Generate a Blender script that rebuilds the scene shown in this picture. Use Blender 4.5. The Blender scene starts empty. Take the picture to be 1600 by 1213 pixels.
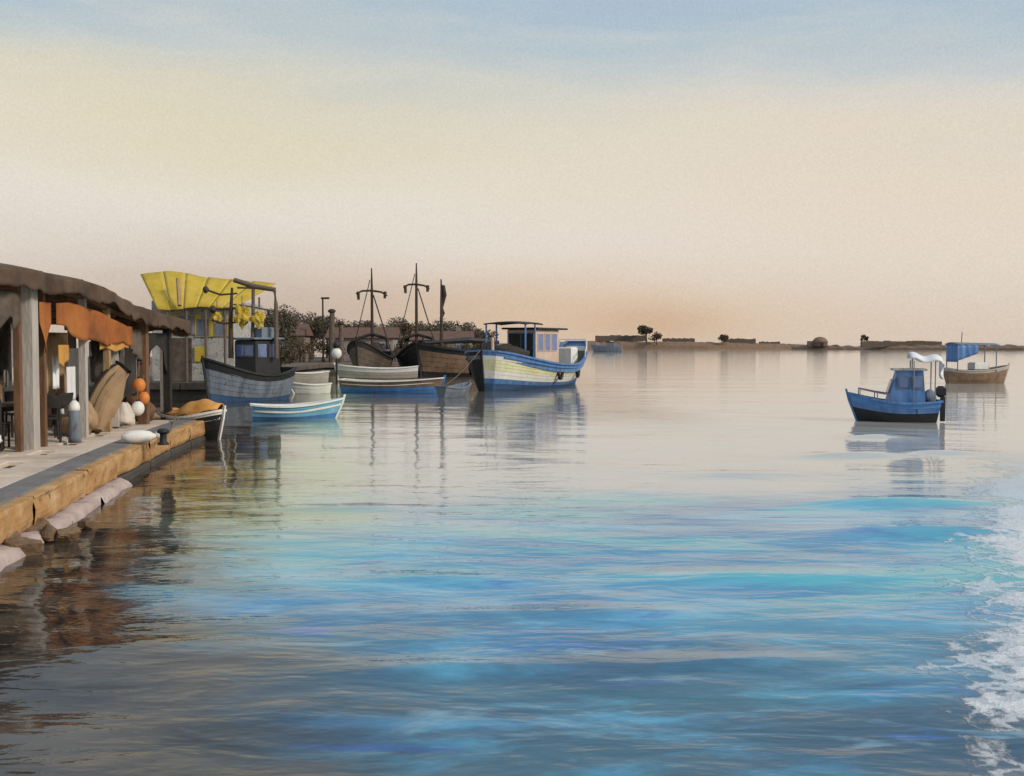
import bpy, math, random
from mathutils import Vector, Matrix, noise as mnoise
R = math.radians
rnd = random.Random(7)
sc = bpy.context.scene
COL = sc.collection

def s2l(c):
    return tuple(((v/255.0)/12.92 if v/255.0 <= 0.04045 else ((v/255.0+0.055)/1.055)**2.4) for v in c)

# ------------------------------------------------------------------ camera
CAM_H, FPX, HOR = 2.4, 1716.0, 535.0
cd = bpy.data.cameras.new('camera'); cam = bpy.data.objects.new('camera', cd); COL.objects.link(cam)
cd.sensor_width = 36; cd.lens = 36*FPX/1600; cd.clip_start = 0.1; cd.clip_end = 12000
TILT = math.atan((606.5-HOR)/FPX)
cam.location = (0, 0, CAM_H); cam.rotation_euler = (R(90)-TILT, 0, 0)
sc.camera = cam

# ------------------------------------------------------------------ sky and sun
SUN_DIR = Vector((0.80, -0.42, 0.50)).normalized()
world = bpy.data.worlds.new('World'); sc.world = world; world.use_nodes = True
def build_world():
    nt = world.node_tree; nt.nodes.clear(); N = nt.nodes.new; K = nt.links.new
    def math_n(op, a, b=None, c=None, clamp=False):
        n = N('ShaderNodeMath'); n.operation = op; n.use_clamp = clamp
        for i, v in enumerate((a, b, c)):
            if v is None: continue
            if isinstance(v, (int, float)): n.inputs[i].default_value = v
            else: K(v, n.inputs[i])
        return n.outputs[0]
    out = N('ShaderNodeOutputWorld')
    tc = N('ShaderNodeTexCoord'); sep = N('ShaderNodeSeparateXYZ'); K(tc.outputs['Generated'], sep.inputs[0])
    mp = N('ShaderNodeMapping'); mp.inputs['Scale'].default_value = (2.2, 2.2, 9.0); K(tc.outputs['Generated'], mp.inputs[0])
    n1 = N('ShaderNodeTexNoise'); n1.inputs['Scale'].default_value = 1.6; n1.inputs['Detail'].default_value = 5; n1.inputs['Roughness'].default_value = 0.45
    K(mp.outputs[0], n1.inputs['Vector'])
    n2 = N('ShaderNodeTexNoise'); n2.inputs['Scale'].default_value = 560; n2.inputs['Detail'].default_value = 2; K(tc.outputs['Generated'], n2.inputs['Vector'])
    wob = math_n('MULTIPLY', math_n('SUBTRACT', n1.outputs['Fac'], 0.5), 0.11)
    slope = math_n('MULTIPLY', sep.outputs['X'], 0.03)
    amt = math_n('MULTIPLY', math_n('ADD', wob, slope), math_n('MULTIPLY', sep.outputs['Z'], 7.0, clamp=True))
    z = math_n('ADD', sep.outputs['Z'], amt)
    fac = math_n('DIVIDE', z, 0.6, clamp=True)
    ramp = N('ShaderNodeValToRGB'); K(fac, ramp.inputs[0]); ramp.color_ramp.interpolation = 'B_SPLINE'
    stops = [(0, (212, 196, 180)), (0.03, (214, 199, 183)), (0.065, (219, 209, 198)), (0.115, (225, 217, 207)), (0.165, (222, 213, 197)),
             (0.205, (212, 209, 202)), (0.24, (183, 196, 202)), (0.285, (168, 187, 200)), (0.6, (162, 182, 207))]
    el = ramp.color_ramp.elements
    while len(el) < len(stops): el.new(0.5)
    for e, (p, c) in zip(el, stops): e.position = p/0.6; e.color = (*s2l(c), 1)
    # warm glow low over the far shore, yellow haze higher up on the west side
    def blob(d, kx, kz, col, strength, prev):
        vx = math_n('MULTIPLY', math_n('SUBTRACT', sep.outputs['X'], d[0]), kx)
        vz = math_n('MULTIPLY', math_n('SUBTRACT', z, d[1]), kz)
        q = math_n('ADD', math_n('MULTIPLY', vx, vx), math_n('MULTIPLY', vz, vz))
        front = math_n('MULTIPLY', sep.outputs['Y'], 3.0, clamp=True)
        g = math_n('MULTIPLY', math_n('MULTIPLY', math_n('EXPONENT', math_n('MULTIPLY', q, -1.0)), strength), front)
        m = N('ShaderNodeMix'); m.data_type = 'RGBA'; K(g, m.inputs['Factor']); K(prev, m.inputs[6]); m.inputs[7].default_value = (*s2l(col), 1)
        return m.outputs[2]
    c = ramp.outputs[0]
    c = blob((0.02, 0.024), 4.2, 26.0, (217, 186, 154), 0.7, c)
    c = blob((0.13, 0.016), 15.0, 50.0, (190, 152, 114), 0.42, c)
    c = blob((-0.26, 0.19), 2.6, 18.0, (218, 206, 166), 0.48, c)
    c = blob((0.45, 0.13), 3.0, 14.0, (223, 204, 182), 0.6, c)
    c = blob((-0.26, 0.022), 4.5, 22.0, (172, 156, 145), 0.55, c)
    # thin streaks of high cloud
    mp3 = N('ShaderNodeMapping'); mp3.inputs['Scale'].default_value = (3.0, 3.0, 17.0); mp3.inputs['Rotation'].default_value = (0, 0.04, 0); K(tc.outputs['Generated'], mp3.inputs[0])
    n3 = N('ShaderNodeTexNoise'); n3.inputs['Scale'].default_value = 2.3; n3.inputs['Detail'].default_value = 9; n3.inputs['Roughness'].default_value = 0.6; n3.inputs['Distortion'].default_value = 0.5; K(mp3.outputs[0], n3.inputs['Vector'])
    mr = N('ShaderNodeMapRange'); mr.interpolation_type = 'SMOOTHSTEP'; K(n3.outputs['Fac'], mr.inputs[0]); mr.inputs[1].default_value = 0.42; mr.inputs[2].default_value = 0.72
    cl = N('ShaderNodeMix'); cl.data_type = 'RGBA'; K(math_n('MULTIPLY', mr.outputs[0], math_n('MULTIPLY', sep.outputs['Z'], 0.9, clamp=True)), cl.inputs['Factor']); K(c, cl.inputs[6]); cl.inputs[7].default_value = (*s2l((222, 215, 205)), 1); c = cl.outputs[2]
    # fine paper-like grain over the sky colour
    gr = math_n('ADD', 0.895, math_n('MULTIPLY', n2.outputs['Fac'], 0.23))
    mul = N('ShaderNodeVectorMath'); mul.operation = 'SCALE'; K(c, mul.inputs[0]); K(gr, mul.inputs['Scale'])
    veil = N('ShaderNodeBackground'); K(mul.outputs[0], veil.inputs[0]); veil.inputs[1].default_value = 1.0
    sky = N('ShaderNodeTexSky'); sky.sky_type = 'NISHITA'; sky.sun_disc = False
    sky.sun_elevation = math.asin(SUN_DIR.z); sky.sun_rotation = math.atan2(SUN_DIR.x, SUN_DIR.y); sky.dust_density = 3.0
    clear = N('ShaderNodeBackground'); K(sky.outputs[0], clear.inputs[0]); clear.inputs[1].default_value = 0.08
    mx = N('ShaderNodeMixShader'); mx.inputs[0].default_value = 0.95
    K(clear.outputs[0], mx.inputs[1]); K(veil.outputs[0], mx.inputs[2]); K(mx.outputs[0], out.inputs[0])
build_world()
sd = bpy.data.lights.new('sun', 'SUN'); sd.energy = 2.3; sd.angle = R(12); sd.color = (1.0, 0.90, 0.76)
sun = bpy.data.objects.new('sun', sd); COL.objects.link(sun); sun.location = (30, -20, 40)
sun.rotation_euler = SUN_DIR.to_track_quat('Z', 'Y').to_euler()
vs = sc.view_settings; vs.view_transform = 'Standard'; vs.look = 'None'; vs.gamma = 1; vs.exposure = 0.1; vs.use_curve_mapping = False
try:
    sc.cycles.max_bounces = 6; sc.cycles.use_denoising = True
except Exception: pass

# ------------------------------------------------------------------ helpers
def at(px, py, Y):
    return Vector(((px-800)/FPX*Y, Y, CAM_H+(HOR-py)/FPX*Y))
def on(px, py, z=0.0):
    Y = (CAM_H-z)*FPX/(py-HOR)
    return Vector(((px-800)/FPX*Y, Y, z))

class MB:
    def __init__(s): s.v = []; s.f = []
    def add(s, vs_, fs, M=None):
        o = len(s.v)
        s.v += [tuple(M @ Vector(p)) if M is not None else tuple(p) for p in vs_]
        s.f += [tuple(i+o for i in f) for f in fs]
    def box(s, c, d, rz=0, bev=0.0, M=None):
        x, y, z = d[0]/2, d[1]/2, d[2]/2
        T = Matrix.Translation(Vector(c)) @ Matrix.Rotation(rz, 4, 'Z')
        if M is not None: T = M @ T
        if bev <= 0:
            vs_ = [(-x,-y,-z),(x,-y,-z),(x,y,-z),(-x,y,-z),(-x,-y,z),(x,-y,z),(x,y,z),(-x,y,z)]
            fs = [(0,3,2,1),(4,5,6,7),(0,1,5,4),(1,2,6,5),(2,3,7,6),(3,0,4,7)]
        else:
            b = min(bev, x*.9, y*.9, z*.9); vs_ = []
            for (hx, hy, hz) in ((x-b,y-b,-z),(x,y,-z+b),(x,y,z-b),(x-b,y-b,z)):
                vs_ += [(-hx,-hy,hz),(hx,-hy,hz),(hx,hy,hz),(-hx,hy,hz)]
            fs = [(0,3,2,1),(12,13,14,15)]
            for r in range(3):
                for k in range(4):
                    a = r*4+k; b2 = r*4+(k+1) % 4
                    fs.append((a, b2, b2+4, a+4))
        s.add(vs_, fs, T); return s
    def tube(s, pts, rad, n=8, M=None, cap=True, flat=1.0):
        pts = [Vector(p) for p in pts]; o = len(s.v); m = len(pts)
        rads = rad if isinstance(rad, (list, tuple)) else [rad]*m
        vs_ = []; fs = []
        for i, p in enumerate(pts):
            d = (pts[min(i+1, m-1)]-pts[max(i-1, 0)]).normalized()
            ref = Vector((0, 0, 1)) if abs(d.z) < .9 else Vector((1, 0, 0))
            a = d.cross(ref).normalized(); b = a.cross(d).normalized()
            for k in range(n):
                t = 2*math.pi*k/n
                vs_.append(p+a*math.cos(t)*rads[i]+b*math.sin(t)*rads[i]*flat)
        for i in range(m-1):
            for k in range(n):
                fs.append((i*n+k, i*n+(k+1) % n, (i+1)*n+(k+1) % n, (i+1)*n+k))
        if cap:
            fs.append(tuple(range(n-1, -1, -1))); fs.append(tuple((m-1)*n+k for k in range(n)))
        s.add(vs_, fs, M); return s
    def lathe(s, prof, c=(0, 0, 0), n=14, M=None):
        vs_ = []; fs = []
        for (r, z) in prof:
            for k in range(n):
                t = 2*math.pi*k/n; vs_.append((c[0]+r*math.cos(t), c[1]+r*math.sin(t), c[2]+z))
        m = len(prof)
        for i in range(m-1):
            for k in range(n): fs.append((i*n+k, i*n+(k+1) % n, (i+1)*n+(k+1) % n, (i+1)*n+k))
        fs.append(tuple(range(n-1, -1, -1))); fs.append(tuple((m-1)*n+k for k in range(n)))
        s.add(vs_, fs, M); return s
    def ball(s, c, r, n=12, m=8, jit=0.0, seed=0, M=None):
        r = r if isinstance(r, (tuple, list)) else (r, r, r)
        vs_ = []; fs = []
        for i in range(m+1):
            ph = math.pi*i/m
            for k in range(n):
                t = 2*math.pi*k/n
                d = Vector((math.sin(ph)*math.cos(t), math.sin(ph)*math.sin(t), math.cos(ph)))
                q = 1+jit*mnoise.noise(d*1.7+Vector((seed*3.1, seed*1.7, 0)))
                vs_.append((c[0]+d.x*r[0]*q, c[1]+d.y*r[1]*q, c[2]+d.z*r[2]*q))
        for i in range(m):
            for k in range(n): fs.append((i*n+k, (i+1)*n+k, (i+1)*n+(k+1) % n, i*n+(k+1) % n))
        s.add(vs_, fs, M); return s
    def grid(s, fn, nu, nv, M=None, flip=False):
        vs_ = [fn(i/nu, j/nv) for i in range(nu+1) for j in range(nv+1)]; w = nv+1
        fs = [(i*w+j, (i+1)*w+j, (i+1)*w+j+1, i*w+j+1) for i in range(nu) for j in range(nv)]
        if flip: fs = [f[::-1] for f in fs]
        s.add(vs_, fs, M); return s
    def cloth(s, fn, nu, nv, th, M=None):
        # a sheet with a front, a back and closed borders
        g = [[Vector(fn(i/nu, j/nv)) for j in range(nv+1)] for i in range(nu+1)]
        w = nv+1; vs_ = []; back = []
        for i in range(nu+1):
            for j in range(nv+1):
                du = g[min(i+1, nu)][j]-g[max(i-1, 0)][j]; dv = g[i][min(j+1, nv)]-g[i][max(j-1, 0)]
                nrm = du.cross(dv).normalized() if du.cross(dv).length > 1e-9 else Vector((1, 0, 0))
                vs_.append(g[i][j]+nrm*th/2); back.append(g[i][j]-nrm*th/2)
        o = len(vs_); fs = []
        for i in range(nu):
            for j in range(nv):
                q = (i*w+j, (i+1)*w+j, (i+1)*w+j+1, i*w+j+1)
                fs.append(q); fs.append(tuple(o+k for k in q[::-1]))
        ring = [i*w for i in range(nu+1)]+[nu*w+j for j in range(1, nv+1)]+[i*w+nv for i in range(nu-1, -1, -1)]+[j for j in range(nv-1, 0, -1)]
        for a, b in zip(ring, ring[1:]+ring[:1]): fs.append((b, a, a+o, b+o))
        s.add(vs_+back, fs, M); return s
    def prism(s, poly, z0, z1):
        n = len(poly)
        s.add([(p[0], p[1], z0) for p in poly]+[(p[0], p[1], z1) for p in poly],
              [tuple(range(n-1, -1, -1)), tuple(range(n, 2*n))]+[(i, (i+1) % n, n+(i+1) % n, n+i) for i in range(n)]); return s
    def mesh(s, name, m=None, smooth=False):
        me = bpy.data.meshes.new(name); me.from_pydata(s.v, [], s.f); me.update()
        if m is not None: me.materials.append(m)
        if smooth: me.polygons.foreach_set('use_smooth', [True]*len(me.polygons))
        return me
    def build(s, name, m=None, parent=None, smooth=False, loc=None, rz=0):
        return link(name, s.mesh(name, m, smooth), parent, loc, rz)
def link(name, me, parent=None, loc=None, rz=0):
    o = bpy.data.objects.new(name, me); COL.objects.link(o)
    if parent is not None: o.parent = parent
    if loc is not None: o.location = loc
    if rz: o.rotation_euler = (0, 0, rz)
    return o
def tag(o, label=None, cat=None, group=None, kind=None):
    for k, v in (('label', label), ('category', cat), ('group', group), ('kind', kind)):
        if v: o[k] = v
    return o
def thing(name, label, cat, loc=(0, 0, 0), rz=0, group=None):
    o = bpy.data.objects.new(name, None); COL.objects.link(o); o.location = loc; o.rotation_euler = (0, 0, rz)
    o.empty_display_size = 0.2
    return tag(o, label, cat, group)
def dup(root, loc, rz=0, label=None):
    r = root.copy(); COL.objects.link(r); r.location = loc; r.rotation_euler = (0, 0, rz)
    if label: r['label'] = label
    for ch in list(root.children):
        c = ch.copy(); COL.objects.link(c); c.parent = r
        for g in list(ch.children):
            d = g.copy(); COL.objects.link(d); d.parent = c
    return r

# ------------------------------------------------------------------ materials
MATS = {}
def mat(name, cols, scale=3.0, rough=0.7, bump=0.15, bscale=None, stretch=(1, 1, 1), spec=0.3, detail=5, wear=None, wearamt=0.0, contrast=0.25):
    """painted or natural surface: two or three of its own colours broken up by noise, fine relief and optional worn spots"""
    if name in MATS: return MATS[name]
    m = bpy.data.materials.new(name); m.use_nodes = True; nt = m.node_tree; N = nt.nodes.new; K = nt.links.new
    b = nt.nodes['Principled BSDF']; b.inputs['Roughness'].default_value = rough; b.inputs['Specular IOR Level'].default_value = spec
    geo = N('ShaderNodeNewGeometry'); mp = N('ShaderNodeMapping'); mp.inputs['Scale'].default_value = stretch; K(geo.outputs['Position'], mp.inputs[0])
    n1 = N('ShaderNodeTexNoise'); n1.inputs['Scale'].default_value = scale; n1.inputs['Detail'].default_value = detail; n1.inputs['Roughness'].default_value = 0.62
    K(mp.outputs[0], n1.inputs['Vector'])
    ramp = N('ShaderNodeValToRGB'); K(n1.outputs['Fac'], ramp.inputs[0]); el = ramp.color_ramp.elements
    lo, hi = 0.5-contrast, 0.5+contrast
    while len(el) < len(cols): el.new(0.5)
    for i, c in enumerate(cols):
        el[i].position = lo+(hi-lo)*i/max(1, len(cols)-1); el[i].color = (*c, 1)
    c = ramp.outputs[0]
    if wear:
        n3 = N('ShaderNodeTexNoise'); n3.inputs['Scale'].default_value = scale*2.3; n3.inputs['Detail'].default_value = 8; n3.inputs['Roughness'].default_value = .7
        K(mp.outputs[0], n3.inputs['Vector'])
        r3 = N('ShaderNodeValToRGB'); K(n3.outputs['Fac'], r3.inputs[0])
        r3.color_ramp.elements[0].position = 0.68-wearamt; r3.color_ramp.elements[1].position = 0.74-wearamt
        mx = N('ShaderNodeMix'); mx.data_type = 'RGBA'; K(r3.outputs[0], mx.inputs['Factor']); K(c, mx.inputs[6]); mx.inputs[7].default_value = (*wear, 1); c = mx.outputs[2]
    K(c, b.inputs['Base Color'])
    n2 = N('ShaderNodeTexNoise'); n2.inputs['Scale'].default_value = bscale or scale*4; n2.inputs['Detail'].default_value = 6; K(mp.outputs[0], n2.inputs['Vector'])
    bp = N('ShaderNodeBump'); bp.inputs['Strength'].default_value = bump; bp.inputs['Distance'].default_value = 0.05; K(n2.outputs['Fac'], bp.inputs['Height']); K(bp.outputs[0], b.inputs['Normal'])
    MATS[name] = m; return m
VST = (1, 1, .25)
M_stone_orange = mat('ochre_stone', [(.30,.15,.055), (.46,.26,.105), (.56,.37,.20)], 2.2, .85, .6, 9, wear=(.12,.085,.06), wearamt=.08)
M_pinkstone = mat('pink_stone', [(.34,.25,.22), (.56,.45,.41)], 2.5, .9, .5, 10, wear=(.10,.09,.08), wearamt=.06)
M_pave = mat('paving_stone', [(.40,.32,.25), (.62,.51,.41), (.72,.60,.48)], 1.1, .85, .3, 14, wear=(.34,.27,.21), wearamt=.05)
M_kerb = mat('grey_coping', [(.13,.12,.115), (.24,.225,.215)], 2.0, .85, .35, 14)
M_fill = mat('quay_core', [(.05,.045,.04), (.10,.085,.07)], 2.0, .95, .4)
M_rock = mat('dark_rock', [(.05,.035,.025), (.16,.10,.06), (.26,.17,.10)], 3.0, .9, .8, 9)
M_roof = mat('dark_canvas', [(.04,.025,.017), (.10,.063,.042), (.16,.11,.08)], 1.1, .9, .4, 8)
M_orange_cl = mat('orange_canvas', [(.17,.065,.025), (.36,.115,.03), (.44,.18,.05)], 1.1, .9, .3, 8)
M_amber_cl = mat('amber_canvas', [(.46,.22,.05), (.60,.32,.09)], 2, .9, .3)
M_white_cl = mat('white_cloth', [(.66,.67,.68), (.80,.81,.82)], 3, .9, .2)
M_plank_a = mat('bleached_plank', [(.44,.38,.31), (.60,.53,.45), (.68,.61,.53)], 4, .85, .4, 16, stretch=VST)
M_plank_b = mat('brown_plank', [(.10,.07,.05), (.17,.125,.09), (.25,.19,.14)], 4, .85, .4, 16, stretch=VST)
M_plank_c = mat('tan_plank', [(.24,.15,.08), (.36,.24,.13), (.44,.33,.22)], 4, .85, .4, 16, stretch=VST)
M_plank_d = mat('grey_plank', [(.20,.18,.165), (.33,.30,.275)], 4, .85, .4, 16, stretch=VST)
M_plank_w = mat('whitewashed_plank', [(.66,.65,.62), (.80,.79,.78)], 4, .85, .4, 16, stretch=VST, wear=(.3,.25,.2), wearamt=.02)
M_post_pale = mat('pale_post', [(.32,.29,.26), (.50,.46,.41)], 4, .8, .4, 18, stretch=VST)
M_post_brown = mat('brown_post', [(.07,.04,.025), (.16,.085,.045), (.22,.12,.065)], 4, .8, .4, 18, stretch=VST)
M_dark = mat('dark_wood', [(.016,.014,.013), (.04,.034,.03)], 5, .75, .3)
M_black = mat('black_paint', [(.010,.011,.013), (.028,.028,.03)], 5, .55, .2, spec=.4)
M_umber = mat('umber_timber', [(.06,.045,.036), (.12,.09,.07), (.16,.125,.10)], 3, .8, .4)
M_mast = mat('mast_wood', [(.035,.026,.02), (.08,.055,.04)], 5, .7, .2)
M_white = mat('white_paint', [(.66,.65,.60), (.82,.81,.77)], 3.4, .5, .15, wear=(.40,.33,.24), wearamt=.06, stretch=(1, 1, .22))
M_lime = mat('lime_yellow_paint', [(.56,.55,.26), (.70,.69,.42), (.79,.78,.65)], 3.2, .5, .15, wear=(.36,.30,.16), wearamt=.07, stretch=(1, 1, .22))
M_blue = mat('blue_paint', [(.05,.12,.30), (.09,.20,.43), (.16,.28,.50)], 3.2, .5, .15, wear=(.04,.06,.12), wearamt=.08, stretch=(1, 1, .22))
M_navy = mat('navy_antifouling', [(.03,.07,.15), (.06,.12,.23)], 2.2, .7, .2, wear=(.10,.13,.14), wearamt=.05)
M_bright = mat('bright_blue_paint', [(.05,.18,.46), (.11,.28,.58)], 3.0, .55, .15, wear=(.06,.10,.18), wearamt=.08, stretch=(1, 1, .22))
M_sky = mat('pale_blue_paint', [(.14,.37,.58), (.24,.50,.68)], 3.0, .5, .15, wear=(.50,.55,.55), wearamt=.08, stretch=(1, 1, .22))
M_slate = mat('slate_blue_paint', [(.09,.11,.145), (.16,.19,.235), (.22,.25,.29)], 3.4, .6, .3, wear=(.10,.065,.045), wearamt=.10, stretch=(1, 1, .22))
M_peach = mat('peach_paint', [(.52,.38,.28), (.64,.50,.39)], 2.2, .6, .15, wear=(.38,.26,.18), wearamt=.02)
M_glass = mat('blue_window_glass', [(.08,.13,.28), (.15,.21,.40)], 2, .12, .0, spec=.6)
M_yellow = mat('ochre_yellow_sheet', [(.42,.29,.035), (.54,.385,.05), (.60,.45,.10)], 1.6, .8, .3, 8, wear=(.33,.25,.08), wearamt=.05)
M_plaster = mat('speckled_plaster', [(.26,.26,.24), (.40,.39,.36), (.50,.485,.45)], 3.0, .9, .5, 14, wear=(.14,.145,.14), wearamt=.12)
M_plaster_b = mat('brown_plaster', [(.20,.155,.13), (.30,.24,.20)], 1.2, .9, .4, 6)
M_plaster_c = mat('mauve_plaster', [(.26,.22,.21), (.36,.31,.29)], 1.2, .9, .4, 6)
M_tile = mat('brown_roof_tile', [(.10,.06,.045), (.18,.105,.075)], 3, .9, .5)
M_leaf = mat('dusk_foliage', [(.035,.036,.022), (.075,.068,.04), (.115,.095,.06)], .8, .9, .2)
M_leaf2 = mat('russet_foliage', [(.07,.045,.028), (.13,.085,.05)], .8, .9, .2)
M_bark = mat('bark', [(.05,.035,.026), (.10,.075,.055)], 4, .9, .5, stretch=VST)
M_land = mat('dry_ground', [(.11,.085,.065), (.19,.15,.115)], .4, .95, .4, 2)
M_buoy = mat('orange_plastic', [(.55,.16,.03), (.70,.25,.05)], 3, .5, .1, spec=.4)
M_yfloat = mat('yellow_netting', [(.34,.24,.03), (.54,.385,.05), (.60,.46,.12)], 5, .95, .8, 18)
M_steel = mat('rusty_steel', [(.09,.065,.05), (.17,.13,.10)], 5, .7, .3)
M_rope = mat('old_rope', [(.14,.11,.08), (.24,.20,.15)], 20, .95, .3)
M_net = mat('fishing_net', [(.03,.026,.022), (.085,.07,.055)], 8, .95, .9, 20)
M_rust = mat('rust_brown_paint', [(.13,.075,.045), (.22,.14,.09), (.28,.20,.14)], 2.5, .8, .3, wear=(.07,.05,.04), wearamt=.05)
M_sand = mat('tan_varnish', [(.30,.19,.10), (.42,.29,.17)], 3, .7, .2)
M_grey_boat = mat('weathered_grey_paint', [(.34,.30,.26), (.50,.45,.40)], 2.5, .7, .25, wear=(.2,.17,.15), wearamt=.05)

# ------------------------------------------------------------------ water
EDGE = [(-2.6, -14.0), (-4.05, 0.0), (-5.25, 8.5), (-5.75, 12.3), (-6.75, 19.0), (-7.35, 24.0), (-7.6, 27.2)]   # quay edge
def build_water():
    import numpy as np
    th = np.concatenate([np.radians(np.linspace(-180, -40, 40, endpoint=False)), np.radians(np.linspace(-40, 40, 420)), np.radians(np.linspace(40, 180, 41)[1:])])
    r = np.concatenate([[0.0], np.geomspace(1.5, 130, 620), np.geomspace(130, 9000, 40)[1:]])
    TH, RR = np.meshgrid(th, r, indexing='ij')
    X = RR*np.sin(TH); Y = RR*np.cos(TH); Z = np.zeros_like(X)
    rs = np.random.RandomState(5)
    fade = np.clip(1.0-RR/110, 0, 1)
    for k in range(26):
        lam = 0.7*1.16**k*(0.8+.4*rs.rand()); a = rs.normal(1.45, .45)
        kx, ky = math.cos(a)*2*math.pi/lam, math.sin(a)*2*math.pi/lam
        amp = 0.0026*lam*(0.7 if lam > 6 else 1.0)*min(1.0, 5/lam)
        vis = np.clip((lam*55-RR)/(lam*25), 0, 1)
        ph = rs.rand()*6.28
        # each train comes in groups, so the chop is uneven
        grp = .55+.45*np.sin(X*ky/9+Y*kx/7+ph*2)*np.cos(Y*ky/11-X*kx/5+ph)
        Z += amp*fade*vis*grp*(0.45+0.55*np.clip((24-RR)/14, 0, 1))*np.sin(kx*X+ky*Y+ph)
    # a few low swells running in on the right
    for (px, py, w, d, h) in ((1340, 713, 1.15, .55, .030), (1400, 787, 1.3, .45, .030), (1470, 709, .9, .4, .022), (1180, 742, 1.3, .5, .022), (1372, 684, .9, .5, .028),
                              (1450, 835, 1.3, .4, .028), (560, 795, 1.1, .35, .02), (1230, 905, 1.3, .4, .03), (900, 960, 1.2, .3, .025), (640, 905, 1.0, .3, .022), (700, 1050, .9, .24, .025), (1120, 1040, .9, .24, .025)):
        p = on(px, py)
        Z += (3.2 if 1330 < px < 1480 else 1.7)*h*np.exp(-(((X-p.x)-0.3*(Y-p.y))/w)**2-((Y-p.y)/d)**2)
    nt_, nr = X.shape
    verts = np.stack([X, Y, Z], -1).reshape(-1, 3)
    idx = np.arange(nt_*nr).reshape(nt_, nr)
    q = np.stack([idx, np.roll(idx, -1, 0), np.roll(np.roll(idx, -1, 0), -1, 1), np.roll(idx, -1, 1)], -1)[:, :-1, ::1].reshape(-1, 4)
    q = q[:, ::-1]
    me = bpy.data.meshes.new('water'); me.vertices.add(len(verts)); me.vertices.foreach_set('co', verts.ravel())
    me.loops.add(len(q)*4); me.loops.foreach_set('vertex_index', q.ravel().astype('i4'))
    me.polygons.add(len(q)); me.polygons.foreach_set('loop_start', np.arange(0, len(q)*4, 4, dtype='i4')); me.polygons.foreach_set('loop_total', np.full(len(q), 4, dtype='i4'))
    me.polygons.foreach_set('use_smooth', np.ones(len(q), dtype=bool)); me.update(calc_edges=True); me.validate()
    m = bpy.data.materials.new('harbour_water'); m.use_nodes = True; nt = m.node_tree; N = nt.nodes.new; K = nt.links.new
    b = nt.nodes['Principled BSDF']; b.inputs['IOR'].default_value = 1.33; b.inputs['Specular IOR Level'].default_value = 0.5
    geo = N('ShaderNodeNewGeometry'); sep = N('ShaderNodeSeparateXYZ'); K(geo.outputs['Position'], sep.inputs[0])
    def mth(op, a, c=None, clamp=False):
        n = N('ShaderNodeMath'); n.operation = op; n.use_clamp = clamp
        for i, v in enumerate((a, c)):
            if v is None: continue
            if isinstance(v, (int, float)): n.inputs[i].default_value = v
            else: K(v, n.inputs[i])
        return n.outputs[0]
    def noi(scale, st, detail=4, rough=.55, off=0, dist=0.0):
        mp = N('ShaderNodeMapping'); mp.inputs['Scale'].default_value = st; mp.inputs['Location'].default_value = (off, off*.7, 0); K(geo.outputs['Position'], mp.inputs[0])
        n = N('ShaderNodeTexNoise'); n.inputs['Scale'].default_value = scale; n.inputs['Detail'].default_value = detail; n.inputs['Roughness'].default_value = rough; n.inputs['Distortion'].default_value = dist
        K(mp.outputs[0], n.inputs['Vector']); return n.outputs['Fac']
    def smooth(v, a, c):
        n = N('ShaderNodeMapRange'); n.interpolation_type = 'SMOOTHSTEP'; K(v, n.inputs[0]); n.inputs[1].default_value = a; n.inputs[2].default_value = c; return n.outputs[0]
    def mix(f, a, c):
        n = N('ShaderNodeMix'); n.data_type = 'RGBA'
        K(f, n.inputs['Factor'])
        for i, v in ((6, a), (7, c)):
            if isinstance(v, tuple): n.inputs[i].default_value = (*v, 1)
            else: K(v, n.inputs[i])
        return n.outputs[2]
    # the water's own colours: blue, turquoise and slate drifts
    c = mix(smooth(noi(.42, (.45, 1.0, 1), 6, .65, 3.1, .9), .36, .62), (.03, .21, .42), (.11, .43, .64))
    c = mix(smooth(noi(.26, (.5, 1.0, 1), 6, .62, 9.7, 1.0), .46, .64), c, (.06, .44, .52))
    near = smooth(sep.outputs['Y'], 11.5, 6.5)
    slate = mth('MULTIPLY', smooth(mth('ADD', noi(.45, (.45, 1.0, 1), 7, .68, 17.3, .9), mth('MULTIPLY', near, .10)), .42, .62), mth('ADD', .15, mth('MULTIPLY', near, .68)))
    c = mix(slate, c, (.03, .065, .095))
    c = mix(smooth(noi(1.5, (.30, 1.0, 1), 5, .6, 23.0, .7), .60, .70), c, (.035, .15, .46))
    c = mix(mth('MULTIPLY', smooth(noi(2.2, (.28, 1.0, 1), 5, .6, 77.0, .7), .56, .70), .6), c, (.30, .52, .64))
    # pale sky reflection painted into the water colour further out
    far_n = mth('MULTIPLY', mth('SUBTRACT', noi(.22, (.6, 1.0, 1), 6, .62, 87.0, .8), .5), 16.0)
    sky_sheen = mth('MULTIPLY', smooth(mth('ADD', sep.outputs['Y'], far_n), 12.5, 21.0), .86)
    c = mix(sky_sheen, c, (.57, .525, .46))
    # dark boat reflections painted into the water colour round the moorings
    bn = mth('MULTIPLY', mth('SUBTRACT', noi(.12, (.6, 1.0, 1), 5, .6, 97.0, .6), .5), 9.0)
    boat_reflection = mth('MULTIPLY', smooth(mth('ADD', sep.outputs['Y'], bn), 28.0, 37.0), smooth(mth('ADD', sep.outputs['X'], mth('MULTIPLY', bn, .3)), 7.0, 4.0))
    c = mix(mth('MULTIPLY', boat_reflection, .9), c, (.11, .10, .09))
    # quay and shelter reflections painted into the water colour by the wall
    edge_d = mth('ADD', sep.outputs['X'], mth('ADD', mth('MULTIPLY', sep.outputs['Y'], .135), 4.1))
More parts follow.
